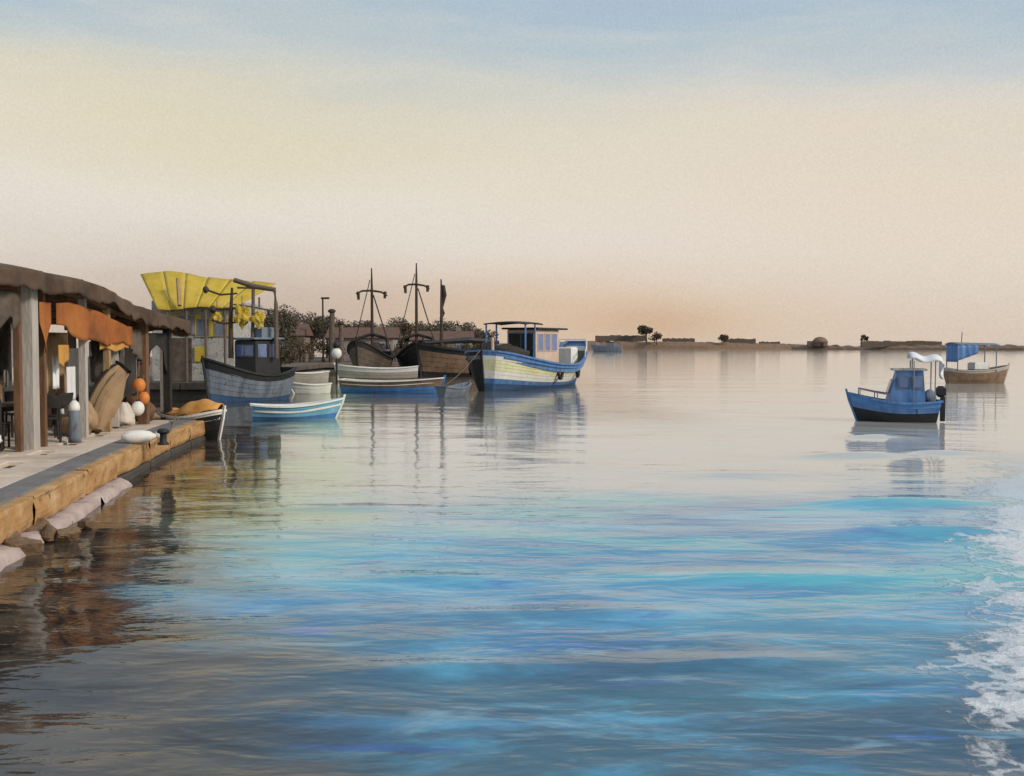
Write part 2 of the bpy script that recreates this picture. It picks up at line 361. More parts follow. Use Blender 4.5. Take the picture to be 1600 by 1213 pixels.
    wn = mth('MULTIPLY', mth('SUBTRACT', noi(.6, (.7, 1, 1), 6, .65, 31.0, .8), .5), 3.6)
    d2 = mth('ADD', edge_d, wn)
    c = mix(mth('MULTIPLY', mth('MULTIPLY', smooth(d2, 4.8, 2.9), smooth(sep.outputs['Y'], 10.0, 16.0)), .8), c, (.34, .44, .24))  # green-yellow tone paints the boathouse canopy's reflection over the turquoise
    quay_reflection = mix(smooth(noi(1.2, (.6, 1, 1), 6, .65, 41.0), .4, .62), (.026, .024, .021), (.095, .072, .052))
    c = mix(smooth(mth('SUBTRACT', d2, mth('MULTIPLY', near, 1.7)), 3.3, 1.3), c, quay_reflection)
    # white foam standing in for bare paper on the right
    fn = mth('MULTIPLY', mth('SUBTRACT', noi(.55, (.8, 1, 1), 6, .6, 53.0, .8), .5), 3.4)
    fd = mth('ADD', mth('SUBTRACT', sep.outputs['X'], mth('MULTIPLY', sep.outputs['Y'], .42)), fn)
    fine = mth('MULTIPLY', mth('SUBTRACT', noi(9, (1, 1, 1), 6, .7, 61.0), .5), .55)
    vo = N('ShaderNodeTexVoronoi'); vo.feature = 'DISTANCE_TO_EDGE'; vo.inputs['Scale'].default_value = 2.6
    dv = N('ShaderNodeVectorMath'); dv.operation = 'ADD'; K(geo.outputs['Position'], dv.inputs[0])
    dn = N('ShaderNodeTexNoise'); dn.inputs['Scale'].default_value = 3.0; dn.inputs['Detail'].default_value = 4; K(geo.outputs['Position'], dn.inputs['Vector'])
    ds = N('ShaderNodeVectorMath'); ds.operation = 'SCALE'; K(dn.outputs['Color'], ds.inputs[0]); ds.inputs['Scale'].default_value = .5; K(ds.outputs[0], dv.inputs[1]); K(dv.outputs[0], vo.inputs['Vector'])
    lace = mth('SUBTRACT', mth('ADD', fd, mth('MULTIPLY', fine, 1.6)), mth('MULTIPLY', vo.outputs['Distance'], 2.4))
    solid = smooth(mth('ADD', fd, mth('MULTIPLY', fine, 2.0)), .30, .62)
    foam = mth('MULTIPLY', mth('MAXIMUM', mth('MULTIPLY', smooth(lace, -.10, .25), .7), solid), smooth(sep.outputs['Y'], 26, 12))
    c = mix(foam, c, (.72, .74, .76))
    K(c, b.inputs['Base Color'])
    rr = N('ShaderNodeMapRange'); K(foam, rr.inputs[0]); rr.inputs[3].default_value = .045; rr.inputs[4].default_value = .8; K(rr.outputs[0], b.inputs['Roughness'])
    h1 = noi(1.6, (.55, 1.3, 1), 3, .5, 0, .4); h2 = noi(6.5, (.6, 1.2, 1), 3, .55, 5.0, .3)
    calm = N('ShaderNodeMapRange'); calm.interpolation_type = 'SMOOTHSTEP'; K(sep.outputs['Y'], calm.inputs[0]); calm.inputs[1].default_value = 9; calm.inputs[2].default_value = 26; calm.inputs[3].default_value = 1.0; calm.inputs[4].default_value = .30
    lee = N('ShaderNodeMapRange'); lee.interpolation_type = 'SMOOTHSTEP'; K(edge_d, lee.inputs[0]); lee.inputs[1].default_value = 1.0; lee.inputs[2].default_value = 4.5; lee.inputs[3].default_value = .5; lee.inputs[4].default_value = 1.0
    h = mth('ADD', mth('MULTIPLY', h1, .062), mth('MULTIPLY', h2, .010))
    h = mth('MULTIPLY', h, mth('MULTIPLY', calm.outputs[0], lee.outputs[0]))
    h = mth('ADD', h, mth('MULTIPLY', mth('MULTIPLY', noi(13, (1, 1, 1), 5, .7, 8.0), foam), .10))
    bp = N('ShaderNodeBump'); bp.inputs['Strength'].default_value = .55; bp.inputs['Distance'].default_value = 1.0; K(h, bp.inputs['Height']); K(bp.outputs[0], b.inputs['Normal'])
    me.materials.append(m)
    tag(link('water', me), 'blue and turquoise harbour water reflecting the pale dusk sky', kind='structure')
build_water()

# ------------------------------------------------------------------ near quay
quay = thing('quay', 'low stone quay with an ochre edge along the water', None); quay['kind'] = 'structure'
def edge_x(y):
    for (x0, y0), (x1, y1) in zip(EDGE, EDGE[1:]):
        if y0 <= y <= y1: return x0+(x1-x0)*(y-y0)/(y1-y0)
    return EDGE[-1][0]
DECK = 0.5
def build_quay():
    poly = [(x-.18, y) for x, y in EDGE]+[(-8.4, 28.6), (-13, 29.6), (-45, 31), (-45, -14)]
    MB().prism(poly, -1.5, DECK-.07).build('quay_core', M_fill, quay)
    # ochre coping stones, each its own block
    y = -4.0; i = 0
    while y < 27.0:
        L = rnd.uniform(2.0, 3.6); y1 = min(y+L, 27.2)
        a = Vector((edge_x(y), y, 0)); b = Vector((edge_x(y1), y1, 0)); d = (b-a); l = d.length-.05; ang = math.atan2(d.y, d.x)
        mb = MB(); seed = i*7.3
        nx, nz = 8, 4
        prof = [(-.16, .0), (.03, .0), (.045, -.02), (.05, -.10), (.05, -.20), (.05, -.30), (.02, -.36)]    # (out, down)
        def f(u, v):
            k = v*(len(prof)-1); j = min(int(k), len(prof)-2); t = k-j
            o = prof[j][0]+(prof[j+1][0]-prof[j][0])*t; z = prof[j][1]+(prof[j+1][1]-prof[j][1])*t
            n = mnoise.noise(Vector((u*l*1.6+seed, v*3, seed)))
            endr = -.012*max(0, abs(u-.5)*2-.95)*20
            wob = (n*.02+.035*mnoise.noise(Vector((u*l*2.6+seed, v*3.5, seed)))+.03*max(0, v-.75)*4*mnoise.noise(Vector((u*l*3, 1, seed))))*(1 if v > .3 else .3)
            return Vector((u*l-l/2, -(o+wob+endr), DECK+.0+z+n*.012))
        mb.grid(f, 22, 10, flip=True)
        mid = (a+b)/2
        mb.build('coping_stone', M_stone_orange, quay, False, (mid.x, mid.y, 0), ang)
        # grey top strip behind the ochre face
        MB().box((0, .36, DECK-.02), (l, .44, .08), bev=.012).build('kerb_slab', M_kerb, quay, False, (mid.x, mid.y, 0), ang)
        # pale pink footing course showing above the water, with gaps
        if y < 17.5:
            mb2 = MB(); mb2.grid(lambda u, v: Vector((u*l-l/2, (.08, -.10, -.22, -.25, -.25)[min(4, int(v*4.001))]+.05*mnoise.noise(Vector((u*l*1.8+seed, v*2, 4))), (.12, .115, .09, .0, -.2)[min(4, int(v*4.001))]+.05*mnoise.noise(Vector((u*l*2.3+seed, v*3, 8))))), 16, 4, flip=True)
            mb2.build('footing_stone', M_pinkstone, quay, True, (mid.x, mid.y, 0), ang)
        else:
            MB().box((0, .02, .02), (l*.97, .14, .2), bev=.04).build('footing_stone', M_fill, quay, False, (mid.x, mid.y, 0), ang)
        y = y1; i += 1
    # end face stones round the head of the quay
    for (a, b) in (((-7.62, 27.25), (-8.4, 28.6)), ((-8.42, 28.62), (-13, 29.6))):
        a = Vector((*a, 0)); b = Vector((*b, 0)); n = max(1, int((b-a).length/1.5))
        for k in range(n):
            p = a.lerp(b, (k+.5)/n); d = b-a; ang = math.atan2(d.y, d.x)
            MB().box((0, .1, DECK-.16), (d.length/n-.03, .5, .33), bev=.05).build('coping_stone', M_stone_orange, quay, False, (p.x, p.y, 0), ang)
    # paving slabs
    me = [MB().box((0, 0, 0), (1.17, .93, .09), bev=.018).mesh('paving_slab', M_pave) for _ in range(1)][0]
    for r in range(34):
        y = -3+.95*r
        xe = edge_x(min(y, 27.2))-.60
        if y > 27: continue
        x = xe-.6; n = 0
        while x > -13.2 and n < 8:
            half = r % 2 and n == 0
            if half: x += .3
            o = link('paving_slab', me, quay, (x, y, DECK-.04+rnd.uniform(-.008, .008)))
            if half: o.scale = (.487, 1, 1); x += .3-.6
            o.rotation_euler = (rnd.uniform(-.006, .006), rnd.uniform(-.006, .006), R(90+7.6)-R(90)+rnd.uniform(-.006, .006))
            x -= 1.2 if not half else .9+.3-.3; n += 1
    MB().prism([(-45, -14), (-13.2, -14), (-13.2, 28.0), (-45, 29)], DECK-.069, DECK-.02).build('yard_ground', M_land, quay)
build_quay()
def rock(p, r, label, seed):
    # fractured stone: a ball cut by random planes
    q = random.Random(seed*13); pl = []
    for k in range(13):
        n = Vector((q.gauss(0, 1), q.gauss(0, 1), q.gauss(0, 1))).normalized(); pl.append((n, q.uniform(.55, .95)))
    mb = MB().ball((0, 0, 0), 1.0, 30, 20)
    out = []
    for v in mb.v:
        d = Vector(v).normalized(); rad = min([1.25]+[h/d.dot(n) for n, h in pl if d.dot(n) > .05])
        rad *= 1+.05*mnoise.noise(d*5+Vector((seed, 0, 0))); out.append((d.x*rad*r[0], d.y*rad*r[1], d.z*rad*r[2]))
    mb.v = out
    o = mb.build('rock', M_rock, None, False, p); tag(o, label, 'rock', 'rocks at the foot of the quay'); return o
ROCKS = ['brown wet rock at the left edge of the picture below the quay', 'brown rock touching the leftmost rock below the quay', 'mid sized rock in the middle of the heap below the quay', 'largest rock at the quay foot, lowest on the left',
         'small rock right of the middle of the heap below the quay', 'low rock in front of the heap below the quay', 'small outlying rock second furthest along the quay foot', 'smallest rock, furthest along the quay foot']
for i, (px, py, s) in enumerate(((8, 838, .28), (30, 846, .22), (52, 838, .19), (-14, 858, .34), (72, 846, .15), (20, 868, .2), (98, 846, .13), (130, 828, .12))):
    p = on(px, py); p.z = .06
    rock(p, (s*1.2, s, s*.8), ROCKS[i], i+1)

# ------------------------------------------------------------------ waterside shelter
FX = -8.55
shelter = thing('waterside_shelter', 'open fish stall shelter of weathered planks with a sagging dark canvas roof on the quay', 'shelter', (0, 0, 0))
def roof_top(y):
    pts = [(13, 3.62), (18.2, 3.62), (19.2, 3.64), (20.3, 3.56), (21.0, 3.60), (22.4, 3.47), (23.9, 3.22), (25.6, 3.08), (27.2, 2.98), (28.2, 2.94)]
    for (a, za), (b, zb) in zip(pts, pts[1:]):
        if a <= y <= b: return za+(zb-za)*(y-a)/(b-a)
    return pts[-1][1] if y > 20 else pts[0][1]
def roof_low(y):
    return roof_top(y)-(.30+.16*mnoise.noise(Vector((y*.9, 2, 0)))+.09*mnoise.noise(Vector((y*3.1, 5, 0))))
def build_shelter():
    y0, y1 = 13.2, 28.0
    MB().cloth(lambda u, v: Vector((FX+.30-2.9*v, y0+(y1-y0)*u, roof_top(y0+(y1-y0)*u)+.42*math.sin(v*math.pi)*.5-.10*v+.03*mnoise.noise(Vector((u*9, v*5, 1))))), 44, 12, .03).build('roof', M_roof, shelter, True)
    def fas(u, v):
        y = y0+(y1-y0)*u
        return Vector((FX+.33+.03*math.sin(y*7), y, roof_top(y)*(1-v)+roof_low(y)*v))
    MB().cloth(fas, 150, 5, .025).build('valance', M_roof, shelter, True)
    def endv(u, v):
        x = FX+.30-2.8*u; zt = roof_top(28.0)+.21*math.sin(u*math.pi)-.1*u
        return Vector((x, 28.02, zt-.4*v-.05*math.sin(u*20)*v))
    MB().cloth(endv, 24, 4, .025).build('end_valance', M_roof, shelter, True)
    # posts
    for (y, w, m) in ((15.2, .16, M_post_pale), (17.6, .16, M_post_brown), (19.0, .11, M_post_brown), (19.42, .26, M_post_pale), (20.0, .10, M_post_brown), (21.9, .13, M_post_pale),
                      (23.2, .12, M_plank_c), (25.45, .21, M_post_brown), (27.25, .17, M_dark)):
        MB().box((FX, y, (DECK+roof_top(y))/2-.1), (w, w, roof_top(y)-DECK-.12), bev=.02).build('post', m, shelter)
    for y in (14.0, 17.6, 21.0, 24.2, 27.6):
        MB().box((-11.05, y, DECK+1.45), (.16, .16, 2.9), bev=.02).build('post', M_post_brown, shelter)
    mb = MB(); ys = [13.4+i*1.46 for i in range(11)]
    mb.tube([(FX, y, roof_top(y)-.20) for y in ys], .07, 6); mb.build('eave_beam', M_post_brown, shelter)
    for y in (15.2, 17.6, 19.42, 21.9, 23.9, 25.45, 27.25):
        MB().box((FX-1.3, y, roof_top(y)-.22), (2.45, .10, .13), bev=.015).build('rafter', M_post_brown, shelter)
    # back wall of upright boards, a few missing
    kinds = [M_plank_a, M_plank_a, M_plank_w, M_plank_b, M_plank_c, M_plank_w, M_plank_a, M_plank_d, M_plank_w]
    mes = {}
    y = 13.6; k = 0
    while y < 30.2:
        w = rnd.choice((.24, .3, .36)); m = rnd.choice(kinds); h = rnd.choice((.9, 1.1, 1.3))
        key = (w, h, m.name)
        if key not in mes: mes[key] = MB().box((0, 0, h/2), (.035, w-.012, h), bev=.008).mesh('plank', m)
        if rnd.random() > .15:
            link('plank', mes[key], shelter, (-10.95+rnd.uniform(-.015, .015), y+w/2, DECK+.02))
        y += w; k += 1
    # end wall boards at the far end
    x = FX-.25
    while x > -11.0:
        w = .3; m = rnd.choice(kinds); h = 1.9
        key = ('e', m.name)
        if key not in mes: mes[key] = MB().box((0, 0, h/2), (w-.012, .035, h), bev=.008).mesh('plank', m)
        if rnd.random() > .12: link('plank', mes[key], shelter, (x, 27.9+rnd.uniform(-.015, .015), DECK+.02))
        x -= w
    # partition boards half way in: the patchwork of pale and brown boards seen between the posts
    for (yy, n, xo) in ((24.3, 6, -8.95), (20.9, 3, -9.95)):
        for j in range(n):
            m = rnd.choice(kinds); h = rnd.choice((1.1, 1.4, 1.75)); key = ('p', h, m.name)
            if key not in mes: mes[key] = MB().box((0, 0, h/2), (.27, .035, h), bev=.008).mesh('plank', m)
            link('plank', mes[key], shelter, (xo-.29*j+.1, yy+rnd.uniform(-.015, .015), DECK+.02))
build_shelter()

def drape(name, x, y0, y1, zt, zb, m, label, cat, waves=5, amp=.04, low=None, group=None, top=None):
    """cloth hung from a rail along the quay; low(u) lifts its bottom hem, top(u) its upper edge"""
    def f(u, v):
        y = y0+(y1-y0)*u
        a = zt if top is None else top(u); b = zb if low is None else low(u)
        return Vector((x+amp*math.sin(u*waves*6.283)*(.3+.7*v), y, a+(b-a)*v))
    o = MB().cloth(f, max(14, waves*6), 8, .012).build(name, m, None, True)
    return tag(o, label, cat, group)
drape('orange_awning', FX+.12, 20.35, 24.4, 3, 2.4, M_orange_cl, 'rust orange canvas awning strip hanging under the dark shelter roof', 'awning', 4, .05,
      low=lambda u: 2.72-.36*math.sin(min(1, u*1.6)*1.57)+.05*math.sin(u*17), top=lambda u: roof_top(20.35+4.05*u)-.44)
drape('amber_cloth', FX+.07, 22.6, 24.3, 2.5, 2.2, M_amber_cl, 'amber yellow cloth strip hanging below the orange awning', 'cloth', 3, .03, low=lambda u: 2.24+.05*math.sin(u*9), top=lambda u: 2.55-.12*u)
drape('brown_curtain', FX+.03, 24.5, 25.35, 2.7, 1.9, M_umber, 'dark brown curtain gathered beside the reddish brown post', 'curtain', 3, .05, low=lambda u: 2.25-.35*u)
drape('arched_curtain', FX+.03, 25.58, 27.15, 2.62, 2.0, M_dark, 'near black curtain hung in an arch between the last two posts', 'curtain', 3, .03, low=lambda u: 2.35-.75*(abs(u-.5)*2)**2)
drape('russet_flag', FX+.12, 19.62, 20.12, 3.05, 2.4, M_orange_cl, 'small russet cloth hanging beside the thick pale post', 'cloth', 1, .05, low=lambda u: 2.75-.55*math.sin(u*3.14), top=lambda u: 3.12)
drape('brown_curtain', FX+.10, 17.2, 18.9, 3.2, 2.6, M_umber, 'ragged brown curtain under the near end of the roof', 'curtain', 3, .05, low=lambda u: 2.72+.12*math.sin(u*19), top=lambda u: 3.25)
drape('white_cloth', FX-.5, 19.9, 20.35, 2.6, 1.9, M_white_cl, 'white cloth hanging just behind the thick pale post', 'cloth', 1, .04, low=lambda u: 1.95+.2*u)
drape('white_cloth', FX-.3, 21.15, 21.45, 2.15, 1.5, M_white_cl, 'narrow white cloth hanging under the orange awning', 'cloth', 1, .03)
drape('white_cloth', FX-.6, 18.6, 19.2, 2.75, 2.0, M_white_cl, 'white sheet hanging at the near edge of the shelter', 'cloth', 2, .04)
drape('white_cloth', FX-.4, 19.75, 20.4, 1.62, .75, M_white_cl, 'low white cloth drooping to the deck behind the pale post', 'cloth', 2, .05, low=lambda u: .7+.5*u)
drape('tan_cloth', FX-.5, 22.3, 22.75, 1.9, 1.2, M_white_cl, 'pale square cloth hanging between the tan post and the partition', 'cloth', 1, .03)
drape('orange_rag', FX-.1, 20.95, 21.45, 2.35, 1.95, M_amber_cl, 'bright orange rag tied under the awning', 'cloth', 1, .04, low=lambda u: 1.9+.25*abs(u-.4))

def net(name, x, y0, y1, zt, zb, m, label, seed):
    def f(u, v):
        y = y0+(y1-y0)*u; lo = zb+.35*mnoise.noise(Vector((u*4, seed, 0)))+.16*mnoise.noise(Vector((u*13, seed, 3)))
        return Vector((x+.09*mnoise.noise(Vector((u*6, v*3, seed)))+.05*math.sin(u*21), y, zt+(lo-zt)*v))
    tag(MB().cloth(f, 44, 12, .02).build(name, m, None), label, 'net', 'nets hung inside the shelter')
net('hanging_net', FX-.9, 19.6, 20.6, 2.9, 1.75, M_net, 'dark ragged net hung behind the thick pale post', 3)
net('hanging_net', FX-.35, 23.3, 24.4, 2.6, 1.55, M_net, 'dark ragged net hung left of the dark brown curtain', 14)
net('hanging_net', FX-1.2, 25.5, 27.2, 2.6, 1.2, M_net, 'dark ragged net behind the arched black curtain', 27)
drape('white_sheet', FX-.9, 20.75, 21.75, 2.75, 1.7, M_white_cl, 'broad white sheet hung behind the orange rag', 'cloth', 3, .06, low=lambda u: 1.55+.35*math.sin(u*7))
drape('white_sheet', FX-.55, 17.0, 18.3, 2.6, 1.5, M_white_cl, 'ragged white sheet at the near end of the shelter', 'cloth', 3, .06, low=lambda u: 1.45+.3*math.sin(u*8))
drape('pale_cloth', FX-.45, 23.35, 23.75, 2.1, 1.5, M_white_cl, 'small white cloth hanging left of the dark curtain', 'cloth', 1, .04, low=lambda u: 1.45+.3*u)
drape('tan_sheet', FX-.8, 21.9, 23.1, 2.6, 1.3, M_plank_c, 'tan sheet hung behind the upended dinghy', 'cloth', 3, .05, low=lambda u: 1.3+.2*math.sin(u*6))
def sack(x, y, r, m, seed, label):
    mb = MB().ball((0, 0, 0), (r, r*.9, r*1.1), 18, 14, .5, seed)
    mb.v = [tuple(Vector((q[0], q[1], max(q[2], -r*.75)))*(1+.10*mnoise.noise(Vector(q)*9))) for q in mb.v]
    tag(mb.build('sack', m, None, True, (x, y, DECK+.02+r*.8)), label, 'sack', 'sacks stacked in the shelter')
sack(-8.75, 22.2, .34, M_plank_c, 2, 'tan sack beside the upended dinghy'); sack(-9.2, 22.6, .24, M_white_cl, 5, 'white sack behind the tan one')
sack(-8.75, 24.6, .25, M_plank_a, 9, 'pale sack at the foot of the dark brown curtain'); sack(-8.95, 26.3, .36, M_post_brown, 11, 'brown sack between the last two posts')
sack(-8.8, 18.15, .30, M_white_cl, 15, 'white sack at the near end beside the front table')
# furniture under the shelter
def make_table(loc, rz, label):
    t = thing('stall_table', label, 'table', loc, rz, 'stall tables under the shelter')
    for k in range(4):
        MB().box((0, -.27+.18*k, .74), (1.25, .172, .035), bev=.006).build('table_board', M_plank_b, t)
    for sx in (-.52, .52):
        for sy in (-.26, .26): MB().box((sx, sy, .36), (.06, .06, .72)).build('leg', M_dark, t)
    MB().box((0, 0, .66), (1.05, .05, .10)).build('rail', M_dark, t)
    return t
def make_chair(loc, rz, label):
    t = thing('wooden_chair', label, 'chair', loc, rz, 'dark chairs under the shelter')
    MB().box((0, 0, .45), (.42, .42, .035), bev=.01).build('seat', M_dark, t)
    for sx in (-.18, .18):
        MB().tube([(sx, -.18, 0), (sx, -.18, .44)], .022, 6).build('leg', M_dark, t)
        MB().tube([(sx*1.05, .23, 0), (sx, .19, .45), (sx, .25, .9)], .022, 6).build('leg', M_dark, t)
    def bk(u, v): return Vector((-.19+.38*u, .215+.05*v+.03*(1-(2*u-1)**2), .66+.24*v))
    MB().cloth(bk, 8, 3, .025).build('backrest', M_dark, t)
    return t
tb = make_table((-9.35, 20.4, DECK+.01), R(75), 'dark wooden stall table nearest the thick pale post')
dup(tb, (-9.5, 17.9, DECK+.01), R(95), 'dark wooden stall table at the near end of the shelter')
dup(tb, (-9.6, 23.0, DECK+.01), R(88), 'dark wooden stall table under the orange awning')
ch = make_chair((-8.95, 18.7, DECK+.01), R(20), 'dark chair at the frame edge in front of the near table')
for (x, y, a, l) in ((-8.75, 20.75, 200, 'dark chair standing right of the thick pale post'), (-9.2, 19.5, 100, 'dark chair behind the thick pale post'), (-8.95, 21.5, 250, 'dark chair beside the white topped mooring post'),
                     (-9.9, 22.0, 40, 'dark chair deep in the shelter under the awning')):
    dup(ch, (x, y, DECK+.01), R(a), l)

# mooring post, floats, fender, upended dinghy, barrel
p = on(115, 692, DECK+.01)
mp_ = thing('mooring_post', 'grey mooring post with a white rounded top on the deck in front of the shelter', 'post', p)
MB().lathe([(.12, 0), (.115, .1), (.10, .5), (.095, .60)], n=14).build('shaft', M_slate, mp_, True)
MB().lathe([(.10, .60), (.105, .66), (.085, .74), (.04, .79), (.005, .80)], n=14).build('cap', M_white, mp_, True)
def float_ball(loc, r, m, label, group='floats hung on the shelter'):
    t = thing('net_float', label, 'float', loc, 0, group)
    MB().ball((0, 0, 0), (r, r, r*1.12), 14, 10).build('ball', m, t, True)
    MB().lathe([(r*.28, r*1.0), (r*.3, r*1.2), (r*.18, r*1.32), (r*.05, r*1.34)], n=8).build('eye', M_dark, t, True)
    MB().tube([(0, 0, r*1.3), (.01, 0, r*1.3+.35)], .012, 5).build('rope', M_rope, t)
float_ball((FX+.05, 25.0, 1.42), .15, M_buoy, 'upper orange float hung beside the reddish brown post')
float_ball((FX+.10, 25.15, 1.12), .14, M_buoy, 'lower orange float hung beside the reddish brown post')
float_ball((FX+.05, 24.9, .90), .15, M_white, 'white float hung under the orange ones by the brown post')
p = on(222, 692, DECK+.03)
fd = thing('boat_fender', 'white boat fender lying on the quay near its edge', 'fender', (p.x-.05, p.y, DECK+.14), R(20))
MB().tube([(-.34, 0, 0), (-.30, 0, 0), (-.2, 0, 0), (0, 0, 0), (.17, 0, .0), (.24, 0, .005), (.28, 0, .01)], [.02, .07, .115, .125, .10, .05, .035], 12).build('body', M_white, fd, True)
MB().ball((.33, 0, .03), (.075, .05, .08), 10, 8).build('eye', M_white, fd, True)

# ------------------------------------------------------------------ boats
def lerp(a, b, t): return a+(b-a)*t
class Hull:
    def __init__(s, L, B, zb, zm, zs, stern=.0, tb=.45, pb=.6, ts=.55, rb=.3, rs=.15, keel=-.35, tm=.6, kb=.85, km=.36):
        s.__dict__.update(locals())
    def half(s, t):
        u = min(1, t/s.tb); bow = max(0, 1-(1-u)**2)**s.pb
        w = max(0, (t-s.ts)/(1-s.ts)); st = 1-(1-s.stern)*w**2.2
        return s.B/2*bow*st
    def sheer(s, t):
        return s.zm+(s.zb-s.zm)*(1-t/s.tm)**2 if t < s.tm else s.zm+(s.zs-s.zm)*((t-s.tm)/(1-s.tm))**2
    def pt(s, t, v, side, out=0.0):
        b = s.half(t); k = lerp(s.kb, s.km, min(1, t/.4)) if t < .6 else lerp(s.km, .62, (t-.6)/.4)
        y = b*max(v, 0)**k+out*(1 if b > .02 else 0)
        x = s.L/2-s.L*t+s.rb*v*(1-t)**4-s.rs*v*t**4
        return Vector((x, side*y, s.keel+(s.sheer(t)-s.keel)*v))
    def strakes(s, v0, v1, n, lap=.018, nt=30, sides=(1, -1)):
        mb = MB()
        for side in sides:
            for k in range(n):
                a, b = v0+(v1-v0)*k/n, v0+(v1-v0)*(k+1)/n
                def f(u, w):
                    t = u**1.25; return s.pt(t, lerp(a, b+.004, w), side, lap*(1-w))
                mb.grid(f, nt, 2, flip=(side < 0))
                mb.grid(lambda u, w: s.pt(u**1.25, a, side, lap*w), nt, 1, flip=(side < 0))
        if s.stern > .02 and 1 in sides:
            pl = [s.pt(1, v0+(v1-v0)*i/5, 1) for i in range(6)]+[s.pt(1, v0+(v1-v0)*i/5, -1) for i in range(5, -1, -1)]
            mb.add(pl, [tuple(range(12))])
        return mb
    def inner(s, drop, nt=26, th=.05):
        mb = MB(); dk = MB()
        def ed(t, side, d):
            p = s.pt(t, 1, side); b = max(0, abs(p.y)-th); f = .98 if d else 1
            return Vector((p.x*.985, side*b*f, s.sheer(t)-d))
        for side in (1, -1):
            mb.grid(lambda u, w: ed(.02+.96*u, side, drop*w), nt, 1, flip=(side > 0))
        dk.grid(lambda u, w: ed(.02+.96*u, 1, drop).lerp(ed(.02+.96*u, -1, drop), w), nt, 4, flip=True)
        return mb, dk
    def gunwale(s, w=.10, h=.06, nt=34, z=0.0):
        mb = MB()
        for side in (1, -1):
            sec = []
            for i in range(nt+1):
                t = (i/nt)**1.2; p = s.pt(t, 1, side); p.z += z
                sec.append([p+Vector((0, side*w*.45, -h/2)), p+Vector((0, side*w*.45, h/2)), p+Vector((0, -side*w*.55, h/2)), p+Vector((0, -side*w*.55, -h/2))])
            o = [q for r in sec for q in r]; fs = []
            for i in range(nt):
                for k in range(4):
                    q = (i*4+k, i*4+(k+1) % 4, (i+1)*4+(k+1) % 4, (i+1)*4+k); fs.append(q if side > 0 else q[::-1])
            mb.add(o, fs)
        if s.stern > .02:
            a = s.pt(1, 1, 1); mb.box((a.x, 0, a.z+z), (w*.8, abs(a.y)*2+w*.8, h))
        return mb
    def stem(s, w=None, up=.12):
        w = w or max(.05, min(.10, s.L*.016))
        pts = [s.pt(0, v, 1)+Vector((.03, 0, 0)) for v in (.0, .2, .4, .6, .8, 1.0)]; pts[-1].z += up
        mb = MB()
        o = []
        for p in pts: o += [p+Vector((-w*.6, -w/2, 0)), p+Vector((w*.7, -w/2, 0)), p+Vector((w*.7, w/2, 0)), p+Vector((-w*.6, w/2, 0))]
        fs = [(i*4+k, (i+1)*4+k, (i+1)*4+(k+1) % 4, i*4+(k+1) % 4) for i in range(5) for k in range(4)]+[(20, 21, 22, 23)]
        mb.add(o, fs); return mb
def boat_base(name, label, cat, loc, yaw, H, bands, gun, drop=.3, deckm=None, inm=None, group=None, stemm=None, gw=.10, gh=.06, stem_up=.12, lap=.018):
    t = thing(name, label, cat, (loc[0], loc[1], 0), yaw, group)
    for (nm, v0, v1, n, m) in bands: H.strakes(v0, v1, n, lap).build(nm, m, t, False)
    a, d = H.inner(drop); a.build('bulwark', inm or gun, t); d.build('deck', deckm or M_plank_b, t)
    H.gunwale(gw, gh).build('gunwale', gun, t)
    H.stem(up=stem_up).build('stem', stemm or gun, t)
    return t
def thwarts(t, H, ts, drop, m):
    for q in ts:
        b = H.half(q)*2-.12; x = H.pt(q, 1, 1).x
        MB().box((x, 0, H.sheer(q)-drop), (.2, b, .035), bev=.008).build('thwart', m, t)

